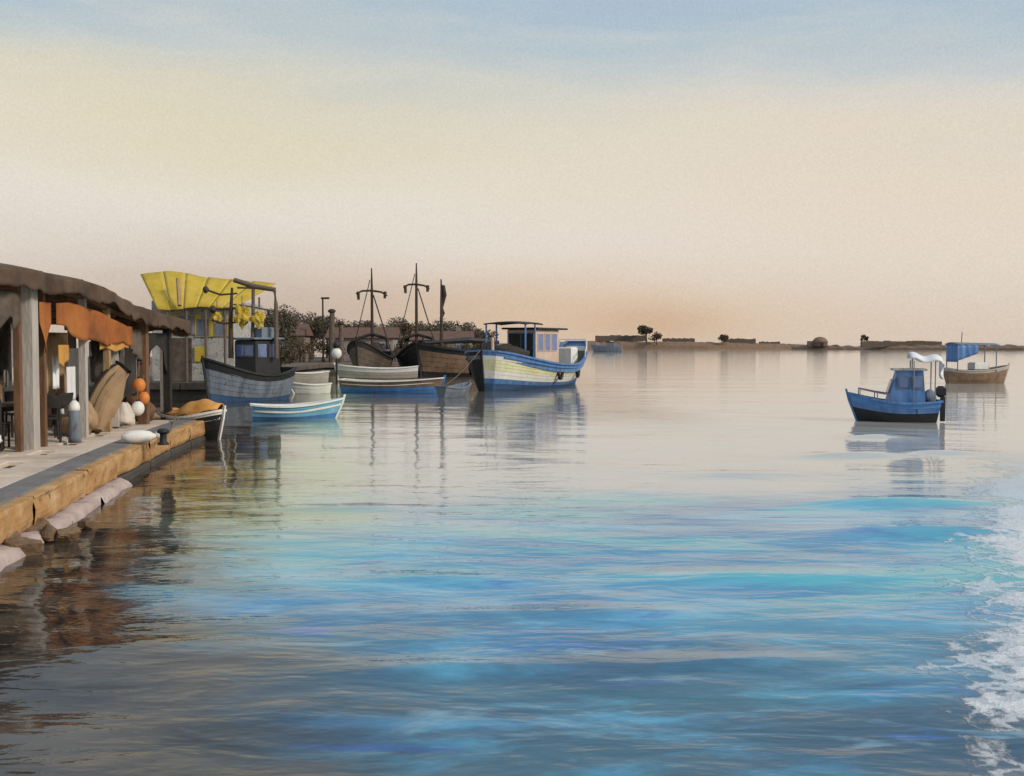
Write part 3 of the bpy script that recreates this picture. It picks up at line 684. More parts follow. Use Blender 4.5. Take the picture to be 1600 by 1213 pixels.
# --- the white, lime and blue fishing boat in the middle
def main_boat():
    H = Hull(11.2, 4.0, 2.0, 1.22, 2.45, stern=.30, tb=.42, pb=.36, ts=.55, rb=.40, rs=.9, keel=-.5, kb=.44)
    th = R(25)
    t = thing('fishing_boat', 'white and lime fishing boat with blue trim and a black roofed wheelhouse in mid harbour', 'fishing boat',
              (1.05, 58.7, 0), math.atan2(-math.cos(th), -math.sin(th)))
    dark = {'bottom': M_black, 'boot_top': M_black, 'lower_planking': M_black, 'planking': M_black, 'upper_planking': M_slate, 'sheer_strake': M_black}  # shade painted in: starboard planking blackened on the side away from the sun
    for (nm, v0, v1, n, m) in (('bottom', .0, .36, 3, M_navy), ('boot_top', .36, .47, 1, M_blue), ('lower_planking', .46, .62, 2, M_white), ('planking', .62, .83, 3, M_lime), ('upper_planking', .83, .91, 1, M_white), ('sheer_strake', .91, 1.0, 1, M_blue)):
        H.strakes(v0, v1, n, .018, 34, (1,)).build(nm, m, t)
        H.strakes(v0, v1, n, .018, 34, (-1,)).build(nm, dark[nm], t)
    a, d = H.inner(.42); a.build('bulwark', M_blue, t); d.build('deck', M_umber, t)
    H.gunwale(.16, .09).build('gunwale', M_blue, t)
    H.stem(up=.3).build('stem', M_black, t)
    dz = .95
    # wheelhouse amidships, shade of its open front painted as black panels, three windows each side
    cx, w, l, h = -.25, 1.6, 3.2, 2.12
    MB().box((cx, 0, dz+h/2), (l, w, h), bev=.05).build('wheelhouse', M_peach, t)
    for side in (1, -1):
        for k in range(3):
            x = cx+.93-.93*k
            wn = MB().box((x, side*(w/2+.008), dz+1.45), (.80, .05, 1.0), bev=.02).build('window', M_peach, t)
            MB().box((x, side*(w/2+.03), dz+1.45), (.66, .03, .88), bev=.01).build('pane', M_glass, wn)
    fr = MB().box((cx+l/2+.008, 0, dz+1.28), (.05, 1.44, 1.34), bev=.02).build('painted_opening', M_blue, t)
    for q in (-.355, .355): MB().box((cx+l/2+.03, q, dz+1.28), (.03, .66, 1.22), bev=.01).build('pane', M_black, fr)
    MB().box((cx-.25, 0, dz+h+.05), (l+.9, w+.5, .10), bev=.03).build('wheelhouse_roof', M_black, t)
    MB().cloth(lambda u, v: Vector((cx+l/2-.1+2.1*u, -1.2+2.4*v, dz+h+.25+.08*math.sin(v*3.14)+.05*math.sin(u*3.14))), 12, 8, .07).build('awning', M_black, t, True)
    for x in (cx+l/2+.7, cx+l/2+1.9):
        for s_ in (1, -1): MB().tube([(x, s_*1.1, dz-.1), (x, s_*1.1, dz+h+.25)], .05, 6).build('awning_post', M_blue, t)
    MB().box((2.35, 0, dz+.35), (1.1, 1.2, .8), bev=.1).build('hatch', M_black, t)
    # nets, winch and samson post in the bow
    MB().ball((3.6, .25, 1.75), (.7, .95, .50), 16, 10, .5, 3).build('net_heap', M_net, t, True)
    MB().ball((3.3, -.9, 1.75), (.6, .6, .55), 12, 8, .5, 9).build('net_heap', M_net, t, True)
    MB().tube([(4.3, -.4, 1.95), (4.3, .4, 1.95)], .17, 10).build('winch_drum', M_dark, t)
    MB().tube([(4.75, 0, 1.4), (4.75, 0, 2.65)], [.09, .07], 8).build('samson_post', M_peach, t)
    MB().box((-4.0, .1, 1.62), (1.0, 1.5, 1.0), bev=.06).build('stern_locker', M_white, t)
    mb = MB()
    pts = [H.pt(q, 1, sd)+Vector((0, 0, .36)) for sd, qs in ((1, (.80, .88, .96)), (-1, (.96, .88, .80))) for q in qs]
    mb.tube(pts, .03, 6)
    for q_ in pts: mb.tube([q_, q_-Vector((0, 0, .36))], .025, 6)
    mb.build('stern_rail', M_white, t)
    MB().box((H.pt(1, .4, 1).x-.10, 0, .35), (.34, .09, 1.5), bev=.02).build('rudder', M_blue, t)
    def tyre(tt, sd, v=.72, r=.27):
        q = H.pt(tt, v, sd, .07); e = H.pt(tt+.02, v, sd, .07)-q; e.z = 0; e.normalize()
        mb = MB(); mb.tube([q+e*r*math.cos(a*math.pi/8)+Vector((0, 0, r*math.sin(a*math.pi/8))) for a in range(17)], .085, 7); o = mb.build('tyre_fender', M_black, t, True)
        MB().tube([q+Vector((0, 0, r)), H.pt(tt, 1, sd, .07)+Vector((0, 0, .05))], .018, 5).build('lanyard', M_rope, o)
    for tt, sd in ((.14, -1), (.24, -1), (.46, 1), (.70, 1)): tyre(tt, sd)
    for sd, m in ((1, M_blue), (-1, M_slate)):  # starboard strake takes the painted shade tone
        mb = MB(); mb.tube([H.pt(q/30, .895, sd, .05) for q in range(1, 30)], .045, 6); mb.build('rubbing_strake', m, t)
    return t, H
mainb, mainH = main_boat()

def mast_boat(name, label, px, wl, topy, spany, hullw, seed, mats, yaw, cross=1.35, L=6.5, zb=2.5):
    p = on(px, wl); Y = p.y; k = Y/FPX
    H = Hull(L, hullw, zb, 1.3, 1.7, stern=.35, tb=.42, pb=.55, rb=.4, keel=-.4, kb=.8)
    t = boat_base(name, label, 'fishing boat', (p.x, p.y+1.2), yaw, H, [('bottom', 0, .35, 2, mats[0]), ('planking', .35, .86, 4, mats[1]), ('sheer_strake', .86, 1, 1, mats[2])], mats[2], .35, M_umber, mats[1], group='masted boats by the far quay', gw=.16, gh=.1, stem_up=.3)
    zt = CAM_H+(HOR-topy)*k; zc = CAM_H+(HOR-spany)*k
    # the mast's foot stands a little aft of the middle
    MB().tube([(-.1, 0, 1.0), (-.05, 0, zc), (0, 0, zt)], [.13, .10, .045], 8).build('mast', M_mast, t)
    ca, sa = math.cos(-yaw), math.sin(-yaw)
    def loc(dx, dz_, dy=0): return Vector((dx*ca-dy*sa, dx*sa+dy*ca, dz_))
    MB().tube([loc(-cross, zc-.12), loc(-cross*.6, zc+.10), loc(0, zc+.12), loc(cross*.6, zc+.02), loc(cross, zc-.25)], [.05, .08, .09, .08, .05], 6).build('crosstree', M_mast, t)
    for s_, d in ((-1, .55), (1, .45)):
        MB().tube([loc(s_*cross*.86, zc+.05), loc(s_*cross*.83, zc-d)], [.13, .10], 6).build('block', M_mast, t)
    for s_, rr in ((-1, .035), (1, .05)):
        MB().tube([loc(s_*.12, zc+(.9 if s_ < 0 else -.2)), loc(s_*hullw*.55, 1.6, -.4*s_)], rr, 5).build('stay', M_mast, t)
    # net drums and heaped gear on deck
    for j in range(4):
        a = seed*1.9+j*1.7
        MB().ball((1.3-.75*j, .5*math.sin(a), 1.55+.15*math.cos(a*2)), (.6, .65, .62), 12, 8, .6, seed+j).build('net_heap', M_net, t, True)
    MB().tube([loc(-hullw*.42, 1.9), loc(-hullw*.35, 2.7), loc(0, 3.0), loc(hullw*.38, 2.7), loc(hullw*.42, 1.9)], .12, 8).build('net_hoop', M_dark, t, True)
    return t
mast_boat('masted_boat', 'dark brown masted boat whose hoop and crosstree stand further from the white and lime boat', 578, 587, 418, 456, 2.7, 3, (M_dark, M_umber, M_dark), R(-100), 1.15)
mast_boat('masted_boat', 'black masted boat with the tallest mast, next to the white and lime fishing boat', 649, 585, 410, 446, 3.0, 8, (M_black, M_black, M_dark), R(-78), 1.0)
def brown_boat():
    p = on(708, 590)
    H = Hull(7.5, 2.6, 2.3, 1.75, 2.2, stern=.3, tb=.35, rb=.4, keel=-.4)
    t = boat_base('masted_boat', 'rust brown boat with a thick dark mast, half hidden behind the white and lime boat', 'fishing boat', (p.x+1.4, p.y+2), R(200), H,
                  [('bottom', 0, .3, 2, M_dark), ('planking', .3, .85, 4, M_rust), ('sheer_strake', .85, 1, 1, M_black)], M_black, .3, M_umber, M_rust, group='masted boats by the far quay', gw=.2, gh=.14)
    k = (p.y+2)/FPX; z = lambda y: CAM_H+(HOR-y)*k
    mx = (690-800)/FPX*(p.y+1.2); lx = -(mx-(p.x+1.4))/math.cos(R(20))
    MB().tube([(lx, 0, 1.5), (lx, 0, z(520)), (lx, 0, z(480)), (lx, 0, z(470)), (lx+.02, 0, z(438))], [.20, .12, .10, .09, .05], 8).build('mast', M_mast, t)
    MB().tube([(lx, -.02, z(500)), (lx-.14, -.02, z(490)), (lx-.05, -.02, z(482)), (lx-.2, -.02, z(462)), (lx-.12, -.02, z(448)), (lx, 0, z(446))], [.05, .12, .08, .19, .15, .05], 8).build('furled_sail', M_dark, t, True)
    MB().tube([(lx+1.2, 0, 2.35), (lx-2, 0, 2.55), (lx-4.2, 0, 2.4)], [.10, .22, .12], 8).build('boom', M_black, t)
brown_boat()

# --- slate blue trawler with gantry on the left
def trawler():
    p = on(378, 628)
    yaw = R(-127)
    H = Hull(3.9, 2.0, 1.75, 1.05, 1.3, stern=.5, tb=.5, pb=.55, rb=.35, keel=-.4)
    t = boat_base('trawler', 'slate blue trawler with a dark wheelhouse, crossbarred mast and steel gantry', 'fishing boat', (p.x, p.y+1.2), yaw, H,
                  [('bottom', 0, .35, 2, M_navy), ('planking', .35, .82, 4, M_slate), ('sheer_strake', .82, 1, 1, M_black)], M_black, .3, M_umber, M_slate, gw=.14, gh=.08)
    Yc = p.y+1.2; k = Yc/FPX; z = lambda y: CAM_H+(HOR-y)*k
    c, s = math.cos(-yaw), math.sin(-yaw)
    def loc(px, y, dy=0):
        dx = (px-800)/FPX*(Yc+dy)-p.x; return Vector((dx*c-dy*s, dx*s+dy*c, z(y)))
    # wheelhouse
    MB().box((-.45, 0, 1.75), (1.3, 1.3, 1.5), bev=.06).build('wheelhouse', M_black, t)
    MB().box((-.45, 0, 2.55), (1.6, 1.55, .09), bev=.03).build('wheelhouse_roof', M_slate, t)
    for kx in (-.76, -.14):
        for sd in (1, -1):
            wn = MB().box((kx, sd*.655, 2.05), (.46, .04, .55), bev=.015).build('window', M_slate, t)
            MB().box((kx, sd*.675, 2.05), (.36, .03, .44), bev=.01).build('pane', M_glass, wn)
    wn = MB().box((.205, 0, 2.05), (.04, 1.05, .5), bev=.015).build('window', M_slate, t)
    for q in (-.27, .27): MB().box((.225, q, 2.05), (.03, .46, .4), bev=.01).build('pane', M_glass, wn)
    # mast with three curved bars
    MB().tube([loc(361, 560), loc(361, 500), loc(364, 450)], [.11, .09, .05], 8).build('mast', M_mast, t)
    for (a, b, y0, y1) in ((320, 372, 452, 461), (330, 370, 482, 484), (332, 369, 500, 506)):
        MB().tube([loc(a, y0), loc((a+b)/2, y1), loc(b, y1-2)], [.05, .045, .04], 6).build('crossbar', M_mast, t)
    for (px, y) in ((323, 453), (334, 484)):
        MB().ball(loc(px, y), .14, 10, 8, .4, px).build('block', M_mast, t, True)
    # gantry
    mb = MB(); mb.tube([loc(367, 438), loc(398, 448), loc(430, 453), loc(432, 475), loc(432, 560)], [.10, .11, .10, .08, .09], 8); mb.build('gantry', M_steel, t)
    MB().tube([loc(397, 448), loc(396, 500), loc(393, 560)], .07, 8).build('gantry_leg', M_steel, t)
    MB().tube([loc(372, 450), loc(398, 450.5), loc(430, 455)], .05, 6).build('gantry_rail', M_steel, t)
    MB().tube([loc(366, 476), loc(395, 480), loc(432, 487)], .04, 6).build('gantry_rail', M_steel, t)
    MB().tube([loc(406, 465), loc(406, 494)], .04, 6).build('derrick_hook', M_steel, t)
    MB().box(loc(414, 522, .4), (.9, .7, .55), bev=.05).build('gear_box', M_slate, t)
    return t, loc, p
trawl, tloc, tp = trawler()
def bundle(px, py, Y, r, seed, label):
    t = thing('net_bundle', label, 'net', at(px, py, Y), 0, 'yellow net bundles hung round the trawler')
    mb = MB().ball((0, 0, 0), (r*.95, r*.7, r*1.15), 20, 14, .7, seed)
    mb.v = [tuple(Vector(q)*(1+.18*mnoise.noise(Vector(q)*8+Vector((seed, 0, 0))))) for q in mb.v]
    mb.build('netting', M_yfloat, t)
    MB().tube([(0, 0, r*.9), (0, 0, r*1.2+.45)], .02, 5).build('rope', M_rope, t)
for a in ((379, 494, 45.4, .32, 3, 'yellow net bundle hanging left of the gantry leg on the trawler'), (405, 499, 45.4, .27, 7, 'yellow net bundle hanging from the hook under the trawler gantry'),
          (340, 497, 45.6, .22, 12, 'small yellow net bundle hanging on the trawler mast bars')):
    bundle(*a)

# --- small open boats
def skiff(name, label, px, wl, L, B, yaw, bands, gun, zb=.75, zm=.5, zs=.6, stern=.6, drop=.2, deckm=M_plank_b, inm=None, th=(.35, .65), thm=M_plank_a, dy=0, group='small open boats near the far quay', rs=.05, **kw):
    p = on(px, wl)
    H = Hull(L, B, zb, zm, zs, stern=stern, tb=.55, pb=.6, rb=.38, rs=rs, keel=-.2, kb=.8, km=.4)
    t = boat_base(name, label, 'boat', (p.x, p.y+dy), yaw, H, bands, gun, drop, deckm, inm or gun, group=group, gw=.09, gh=.05, lap=.012, **kw)
    thwarts(t, H, th, .08, thm)
    return t, H
skiff('rowing_boat', 'grey white rowing boat with a rounded bow beside the trawler', 470, 603, 2.9, 1.25, R(205), [('bottom', 0, .4, 1, M_grey_boat), ('planking', .4, 1, 3, M_grey_boat)], M_white, .95, .7, .8)
skiff('rowing_boat', 'long white skiff lying in front of the masted boats', 588, 598, 4.6, 1.5, R(186), [('bottom', 0, .4, 1, M_rust), ('planking', .4, .75, 2, M_grey_boat), ('sheer_strake', .75, 1, 1, M_white)], M_white, 1.05, .82, .95, deckm=M_white, drop=.06, dy=1.5, inm=M_white)
skiff('rowing_boat', 'brown rowing boat with a bright blue lower hull and black transom', 606, 616, 4.5, 1.4, R(-8), [('bottom', 0, .25, 1, M_bright), ('lower_planking', .25, .62, 2, M_bright), ('planking', .62, 1, 2, M_rust)], M_white, .75, .58, .66, deckm=M_umber, dy=.6, stemm=M_bright, stern=.75)
skiff('dinghy', 'tiny white dinghy lying between the grey rowing boat and the pale blue one', 487, 616, 1.5, .8, R(200), [('planking', .0, 1, 3, M_white)], M_white, .55, .42, .48, deckm=M_white, th=(.5,), dy=.4)
skiff('dinghy', 'pale blue dinghy with a white gunwale, added in place of a blue water reflection', 452, 656, 2.45, 1.15, R(16), [('bottom', 0, .45, 1, M_bright), ('planking', .45, 1, 3, M_sky)], M_white, .62, .40, .46, deckm=M_sky, inm=M_white, dy=.5, stemm=M_white)  # dinghy put in where the water shows a blue reflection
skiff('dinghy', 'slate grey dinghy tied by the bow of the white and lime boat', 707, 622, 1.9, 1.0, R(60), [('planking', 0, 1, 3, M_slate)], M_slate, .6, .42, .5, deckm=M_slate, dy=.6, th=(.5,))

# orange covered boat at the quay head
def orange_boat():
    p = on(286, 690)
    H = Hull(1.5, 1.0, .74, .56, .62, stern=.6, tb=.5, pb=.6, rb=.25, keel=-.2)
    t = boat_base('covered_boat', 'small black hulled boat under an orange cover at the head of the quay', 'boat', (p.x+.05, p.y+.7), R(-30), H,
                  [('bottom', 0, .5, 1, M_black), ('planking', .5, .9, 2, M_black), ('sheer_strake', .9, 1, 1, M_white)], M_white, .2, M_dark, M_white, gw=.10, gh=.06, lap=.012)
    def cov(u, v):
        tt = .03+.94*u; a = H.pt(tt, 1, 1); b = H.pt(tt, 1, -1)
        q = a.lerp(b, v); q.z += .05+.34*math.sin(v*math.pi)*math.sin(min(1, u*1.1+.12)*math.pi*.93)+.02*math.sin(u*19+v*6); return q
    MB().cloth(cov, 16, 10, .02).build('cover', M_buoy if False else mat('orange_cover', [(.50,.21,.045), (.64,.31,.08), (.68,.38,.14)], 3, .8, .3), t, True)
orange_boat()
p = on(262, 697, DECK)
bl = thing('iron_bollard', 'squat black iron bollard on the quay edge near the orange covered boat', 'bollard', (p.x-.1, p.y, DECK+.02))
MB().lathe([(.11, 0), (.10, .03), (.065, .06), (.06, .20)], n=14).build('shaft', M_black, bl, True)
MB().lathe([(.06, .20), (.11, .22), (.115, .26), (.08, .29), (.01, .30)], n=14).build('cap', M_black, bl, True)
mb = MB(); a_ = Vector((p.x-.1, p.y-.0, DECK+.14)); b_ = on(286, 690)+Vector((-.35, .55, .62))
mb.tube([a_.lerp(b_, k/8)-Vector((0, 0, .12*math.sin(k/8*math.pi))) for k in range(9)], .018, 6)
tag(mb.build('mooring_line', M_rope), 'short mooring line from the iron bollard to the orange covered boat', 'rope')
# upended dinghy leaning in the shelter front
def upended():
    H = Hull(1.3, .7, .42, .34, .38, stern=.6, tb=.55, pb=.6, rb=.1, keel=0.0)
    t = boat_base('upended_dinghy', 'small tan dinghy with a dark gunwale stood on end against the shelter', 'boat', (0, 0), 0, H,
                  [('planking', 0, 1, 5, M_sand)], M_dark, .16, M_umber, M_umber, gw=.09, gh=.05, lap=.01)
    thwarts(t, H, (.5,), .06, M_plank_b)
    # bow up, bottom turned to the camera, leaning over
    Mx = Matrix.Translation((-8.32, 23.0, DECK+.66)) @ Matrix.Rotation(R(28), 4, 'Z') @ Matrix.Rotation(R(18), 4, 'Y') @ Matrix.Rotation(R(-82), 4, 'Y') @ Matrix.Rotation(R(-60), 4, 'X')
    t.matrix_world = Mx
upended()

# --- blue boat on the right
def right_boat():
    p = on(1413, 662)
    yaw = R(166)
    H = Hull(2.1, 1.25, .86, .58, .64, stern=.7, tb=.55, pb=.5, rb=.42, keel=-.25, kb=.7)
    t = boat_base('cabin_boat', 'blue motor boat with a small blue cabin, nearer of the two boats on the right', 'boat', (p.x+.1, p.y+.8), yaw, H,
                  [('bottom', 0, .62, 2, M_black), ('planking', .62, .82, 2, M_blue), ('sheer_strake', .8, 1, 1, M_bright)], M_blue, .16, M_slate, M_blue, gw=.12, gh=.06)  # black lower hull paints in the boat's dark reflection
    # raked cabin with windscreen
    def cab(w0, w1):
        return [(.35, -w0, .55), (-.75, -w0, .55), (-.75, w0, .55), (.35, w0, .55), (.05, -w1, 1.55), (-.68, -w1, 1.55), (-.68, w1, 1.55), (.05, w1, 1.55)]
    MB().add and None
    mb = MB(); mb.add(cab(.48, .40), [(0, 3, 2, 1), (4, 5, 6, 7), (0, 1, 5, 4), (1, 2, 6, 5), (2, 3, 7, 6), (3, 0, 4, 7)]); mb.build('cabin', M_blue, t)
    MB().box((-.30, 0, 1.58), (.98, .95, .06), bev=.02).build('cabin_roof', M_plaster, t)
    for sd in (1, -1):
        for kx in (-.5, -.12):
            wn = MB().box((kx, sd*.44, 1.2), (.31, .06, .38), bev=.015).build('window', M_slate, t)
            MB().box((kx, sd*.465, 1.2), (.24, .03, .30), bev=.01).build('pane', M_glass, wn)
    Mw = Matrix.Translation((.225, 0, 1.05)) @ Matrix.Rotation(R(-17), 4, 'Y')
    wn = MB().box((0, 0, 0), (.05, .74, .46), bev=.015, M=Mw).build('windscreen', M_slate, t)
    MB().box((.03, 0, 0), (.03, .64, .36), bev=.01, M=Mw).build('pane', M_glass, wn)
    MB().tube([(-.4, 0, 1.6), (-.4, 0, 2.0)], .018, 5).build('aerial', M_slate, t)
    # white canvas shade over the stern
    MB().cloth(lambda u, v: Vector((-1.2+.9*u, -.55+1.1*v, 1.80+.16*math.sin(v*math.pi)+.05*math.sin(u*9)+.10*u)), 14, 8, .03).build('shade_canvas', M_white_cl, t, True)
    MB().cloth(lambda u, v: Vector((-1.27+.05*math.sin(u*14), -.5+.6*u, 1.82-(.3+.25*math.sin(u*5))*v)), 12, 4, .015).build('shade_flap', M_white_cl, t, True)
    for x in (-1.0, -.4):
        for sd in (1, -1): MB().tube([(x, sd*.5, .6), (x, sd*.52, 1.84)], .018, 5).build('shade_post', M_slate, t)
    # outboard motor
    om = MB().box((-1.22, .0, .92), (.28, .26, .34), bev=.08).build('outboard_motor', M_black, t)
    MB().box((-1.28, 0, .40), (.14, .10, .75), bev=.02).build('shaft', M_black, om)
    mb = MB(); pts = [H.pt(q, 1, sd)+Vector((0, 0, .22)) for sd, qs in ((1, (.42, .26, .1)), (-1, (.1, .26, .42))) for q in qs]
    mb.tube(pts, .018, 5)
    for q_ in pts: mb.tube([q_, q_-Vector((0, 0, .22))], .015, 5)
    mb.build('bow_rail', M_slate, t)
    MB().ball((-.88, .1, .74), (.18, .36, .22), 12, 8, .5, 5).build('tarpaulin', M_slate, t, True)
right_boat()
def far_right_boat():
    p = on(1533, 600)
    yaw = R(8)
    H = Hull(3.4, 1.4, 1.05, .75, .9, stern=.6, tb=.5, pb=.6, rb=.4, keel=-.25)
    t = boat_base('canopy_boat', 'brown boat with a blue canopy, the farther of the two boats on the right', 'boat', (p.x, p.y+.8), yaw, H,
                  [('bottom', 0, .45, 1, M_rust), ('planking', .45, .85, 3, M_rust), ('sheer_strake', .85, 1, 1, M_grey_boat)], M_grey_boat, .2, M_umber, M_rust, gw=.10, gh=.06)
    MB().cloth(lambda u, v: Vector((-1.55+2.7*u, -.65+1.3*v, 2.28+.10*math.sin(v*3.14)-.06*u)), 12, 6, .05).build('canopy', M_slate, t, True)
    MB().cloth(lambda u, v: Vector((-1.5+.03*math.sin(u*20), -.62+1.24*u, 2.26-1.0*v)), 16, 4, .02).build('canopy_curtain', M_blue, t, True)
    MB().cloth(lambda u, v: Vector((-1.5+1.3*u, -.63+.03*math.sin(u*20), 2.26-.95*v+.45*u*v)), 16, 4, .02).build('canopy_curtain', M_blue, t, True)
    for x in (-1.45, .95):
        for sd in (1, -1): MB().tube([(x, sd*.6, .7), (x, sd*.6, 2.28)], .03, 6).build('canopy_post', M_slate, t)
    MB().tube([(-.9, 0, 2.3), (-.85, 0, 3.0)], .025, 6).build('aerial', M_slate, t)
    MB().box((.2, 0, 1.0), (.9, .8, .45), bev=.06).build('locker', M_white, t)
far_right_boat()

# ------------------------------------------------------------------ far quay, yellow roofed building, houses, trees
fq = thing('far_quay', 'far quay behind the moored boats', None); fq['kind'] = 'structure'
FQ = [(-46, 48.2), (-11.0, 48.2), (-11.3, 54.5), (-17, 61), (-15.5, 90), (-2.0, 97), (-1.5, 135), (-90, 135), (-90, 48.2)]
MB().prism(FQ, -1.5, .52).build('quay_core', M_fill, fq)
MB().prism([(x, y) for x, y in FQ], .524, .60).build('quay_top', M_land, fq)
for (a, b) in zip(FQ[1:5], FQ[2:6]):
    a = Vector((*a, 0)); b = Vector((*b, 0)); n = max(1, int((b-a).length/2.2)); d = b-a
    for k in range(n):
        p = a.lerp(b, (k+.5)/n)
        MB().box((0, 0, .48), (d.length/n-.04, .5, .36), bev=.04).build('coping_stone', M_umber, fq, False, (p.x, p.y, 0), math.atan2(d.y, d.x))
for k in range(10):
    MB().box((-11.9-1.75*k, 48.25, .48), (1.7, .5, .36), bev=.04).build('coping_stone', M_umber, fq)

def yellow_building():
    t = thing('boathouse', 'grey plastered boathouse under a broad yellow canopy behind the trawler', 'building', (0, 0, .6))
    Y = 50.2
    x0, x1 = at(238, 0, Y).x, at(366, 0, Y).x
    w = x1-x0; cx = (x0+x1)/2
    MB().box((cx, Y+3.0, 1.85), (w, 6.0, 3.7), bev=.04).build('wall', M_plaster, t)
    # yellow sheet canopy sloping out over the front, its near end cut on the slant, in separate sheets
    n = 6
    for k in range(n):
        a, b = k/n, (k+1)/n
        def f(u, v, a=a, b=b):
            q = a+(b-a)*u
            px_t = 221+(432-221)*q; px_b = 247+(370-247)*q
            yt = 430-5*math.sin(min(1, q*2.2)*3.14)+18*max(0, q-.25); yb = 484-5*q+1.5*math.sin(q*9)
            A = at(px_t, yt, Y+1.2); B = at(px_b, yb, Y-.7)
            P = A.lerp(B, v); P.z -= .6; return P+Vector((0, 0, .008*math.sin(u*6.28)))
        MB().cloth(lambda u, v, f=f: f(.012+.976*u, v), 6, 5, .05).build('roof_sheet', M_yellow, t, True)
    # struts under the canopy
    for px in (262, 292, 322, 352):
        a = at(px, 486, Y-.6); MB().tube([(a.x, a.y, 0), (a.x, a.y, a.z-.6)], .06, 6).build('post', M_steel, t)
    a = at(281, 436, Y-.1); b = at(283, 478, Y-.75)
    MB().tube([Vector((a.x, a.y-.12, a.z-.6)), Vector((b.x, b.y-.12, b.z-.6))], .09, 6).build('seam_batten', M_sand, t)
    for (px, py, ww, hh, m) in ((292, 508, .75, .9, M_slate), (318, 512, .7, .9, M_slate), (345, 512, .6, .85, M_slate)):
        a = at(px, py, Y); fr = MB().box((a.x, Y-.02, a.z-.6), (ww, .08, hh), bev=.02).build('window', M_plaster_c, t)
        MB().box((a.x, Y-.055, a.z-.6), (ww-.14, .04, hh-.14), bev=.01).build('pane', m, fr)
        for s_ in (-1, 1):
            if px != 318: MB().box((a.x+s_*(ww/2+.16), Y-.04, a.z-.6), (.28, .05, hh), bev=.01).build('shutter', M_yellow, t)
    a = at(283, 580, Y); dr = MB().box((a.x, Y-.03, 1.0), (1.0, .09, 2.0), bev=.02).build('door', M_umber, t)
    MB().ball((a.x+.36, Y-.1, 1.0), .05, 8, 6).build('handle', M_steel, dr)
    a = at(311, 572, Y); MB().box((a.x+.1, Y-.05, 1.25), (.55, .06, .7), bev=.02).build('notice_board', M_yellow, t)
yellow_building()

def house(x, y, w, d, h, rh, m, label, rm=M_tile, nwin=3):
    t = thing('house', label, 'house', (x, y, .6), 0, 'low houses along the far quay')
    MB().box((0, 0, h/2), (w, d, h), bev=.03).build('wall', m, t)
    mb = MB(); e = .3
    mb.add([(-w/2-e, -d/2-e, h), (w/2+e, -d/2-e, h), (w/2+e, d/2+e, h), (-w/2-e, d/2+e, h), (-w/2-e, 0, h+rh), (w/2+e, 0, h+rh)],
           [(0, 1, 5, 4), (2, 3, 4, 5), (1, 2, 5), (3, 0, 4), (3, 2, 1, 0)])
    rf = mb.build('roof', rm, t)
    MB().box((w*.28, .2, h+rh*.9), (.45, .45, .9), bev=.02).build('chimney', M_plaster_b, rf)
    for k in range(nwin):
        xx = -w/2+(k+.5)*w/nwin
        if k == nwin//2:
            MB().box((xx, -d/2-.02, .95), (.85, .09, 1.9), bev=.02).build('door', M_umber, t)
        else:
            wn = MB().box((xx, -d/2-.02, h*.58), (.85, .09, 1.0), bev=.02).build('window', M_grey_boat, t)
            for s_ in (-.19, .19): MB().box((xx+s_, -d/2-.06, h*.58), (.32, .03, .84), bev=.005).build('pane', M_glass, wn)
house(-22.5, 101, 7.0, 5, 2.4, 1.1, M_plaster_b, 'brown plastered house next to the boathouse and lamp posts')
house(-14.0, 104, 6.0, 5, 2.2, 1.0, M_plaster_c, 'mauve grey house behind the dark brown masted boat')
house(-6.8, 108, 5.5, 5, 2.0, .9, M_plaster_b, 'small brown house nearest the end of the far quay')

def tree(loc, h, r, m, label, seed, n=1700, size=.25, group='trees beyond the far quay', squash=.8, name='broadleaf_tree'):
    t = thing(name, label, 'tree', loc, 0, group)
    q = random.Random(seed)
    mb = MB(); top = h*.55
    mb.tube([(0, 0, -.3), (q.uniform(-.1, .1), 0, top*.5), (q.uniform(-.2, .2), q.uniform(-.2, .2), top)], [h*.05, h*.038, h*.025], 7)
    cl = []
    for k in range(9):
        a = q.uniform(0, 6.28); rr = r*q.uniform(.25, .8); z = h*q.uniform(.42, .88)
        e = Vector((math.cos(a)*rr, math.sin(a)*rr, z)); cl.append((e, r*q.uniform(.28, .5)))
        mb.tube([(0, 0, top*q.uniform(.5, 1)), e*.6+Vector((0, 0, z*.35)), e], [h*.022, h*.015, h*.006], 5)
    mb.build('trunk', M_bark, t)
    lf = MB()
    for k in range(n):
        c, cr = q.choice(cl)
        d = Vector((q.gauss(0, 1), q.gauss(0, 1), q.gauss(0, 1))).normalized()*cr*q.random()**.45
        d.z *= squash; p = c+d
        u = Vector((q.gauss(0, 1), q.gauss(0, 1), q.gauss(0, 1))).normalized(); v = u.cross(Vector((q.gauss(0, 1), q.gauss(0, 1), q.gauss(0, 1)))).normalized()
        s_ = size*q.uniform(.6, 1.3)
        lf.add([p-u*s_*.5, p+v*s_*.28, p+u*s_*.5, p-v*s_*.28], [(0, 1, 2, 3)])
    lf.build('crown', m, t)
trees = [(455, 105, 5.0, 2.4, M_leaf2, 'russet tree left of the lamp post'), (432, 92, 4.4, 2.2, M_leaf, 'dark rounded tree behind the trawler gantry'), (488, 112, 4.6, 2.4, M_leaf, 'dark tree between the houses by the lamp post'),
         (548, 116, 4.2, 2.6, M_leaf2, 'low russet tree behind the first masted boat'), (618, 114, 3.8, 2.3, M_leaf2, 'low russet tree between the two tall masts'), (672, 118, 3.6, 2.4, M_leaf, 'low dark tree behind the black masted boat'),
         (722, 124, 3.4, 2.4, M_leaf2, 'low russet tree behind the rust brown boat'), (405, 78, 3.6, 1.7, M_leaf, 'dark bushy tree behind the trawler wheelhouse')]
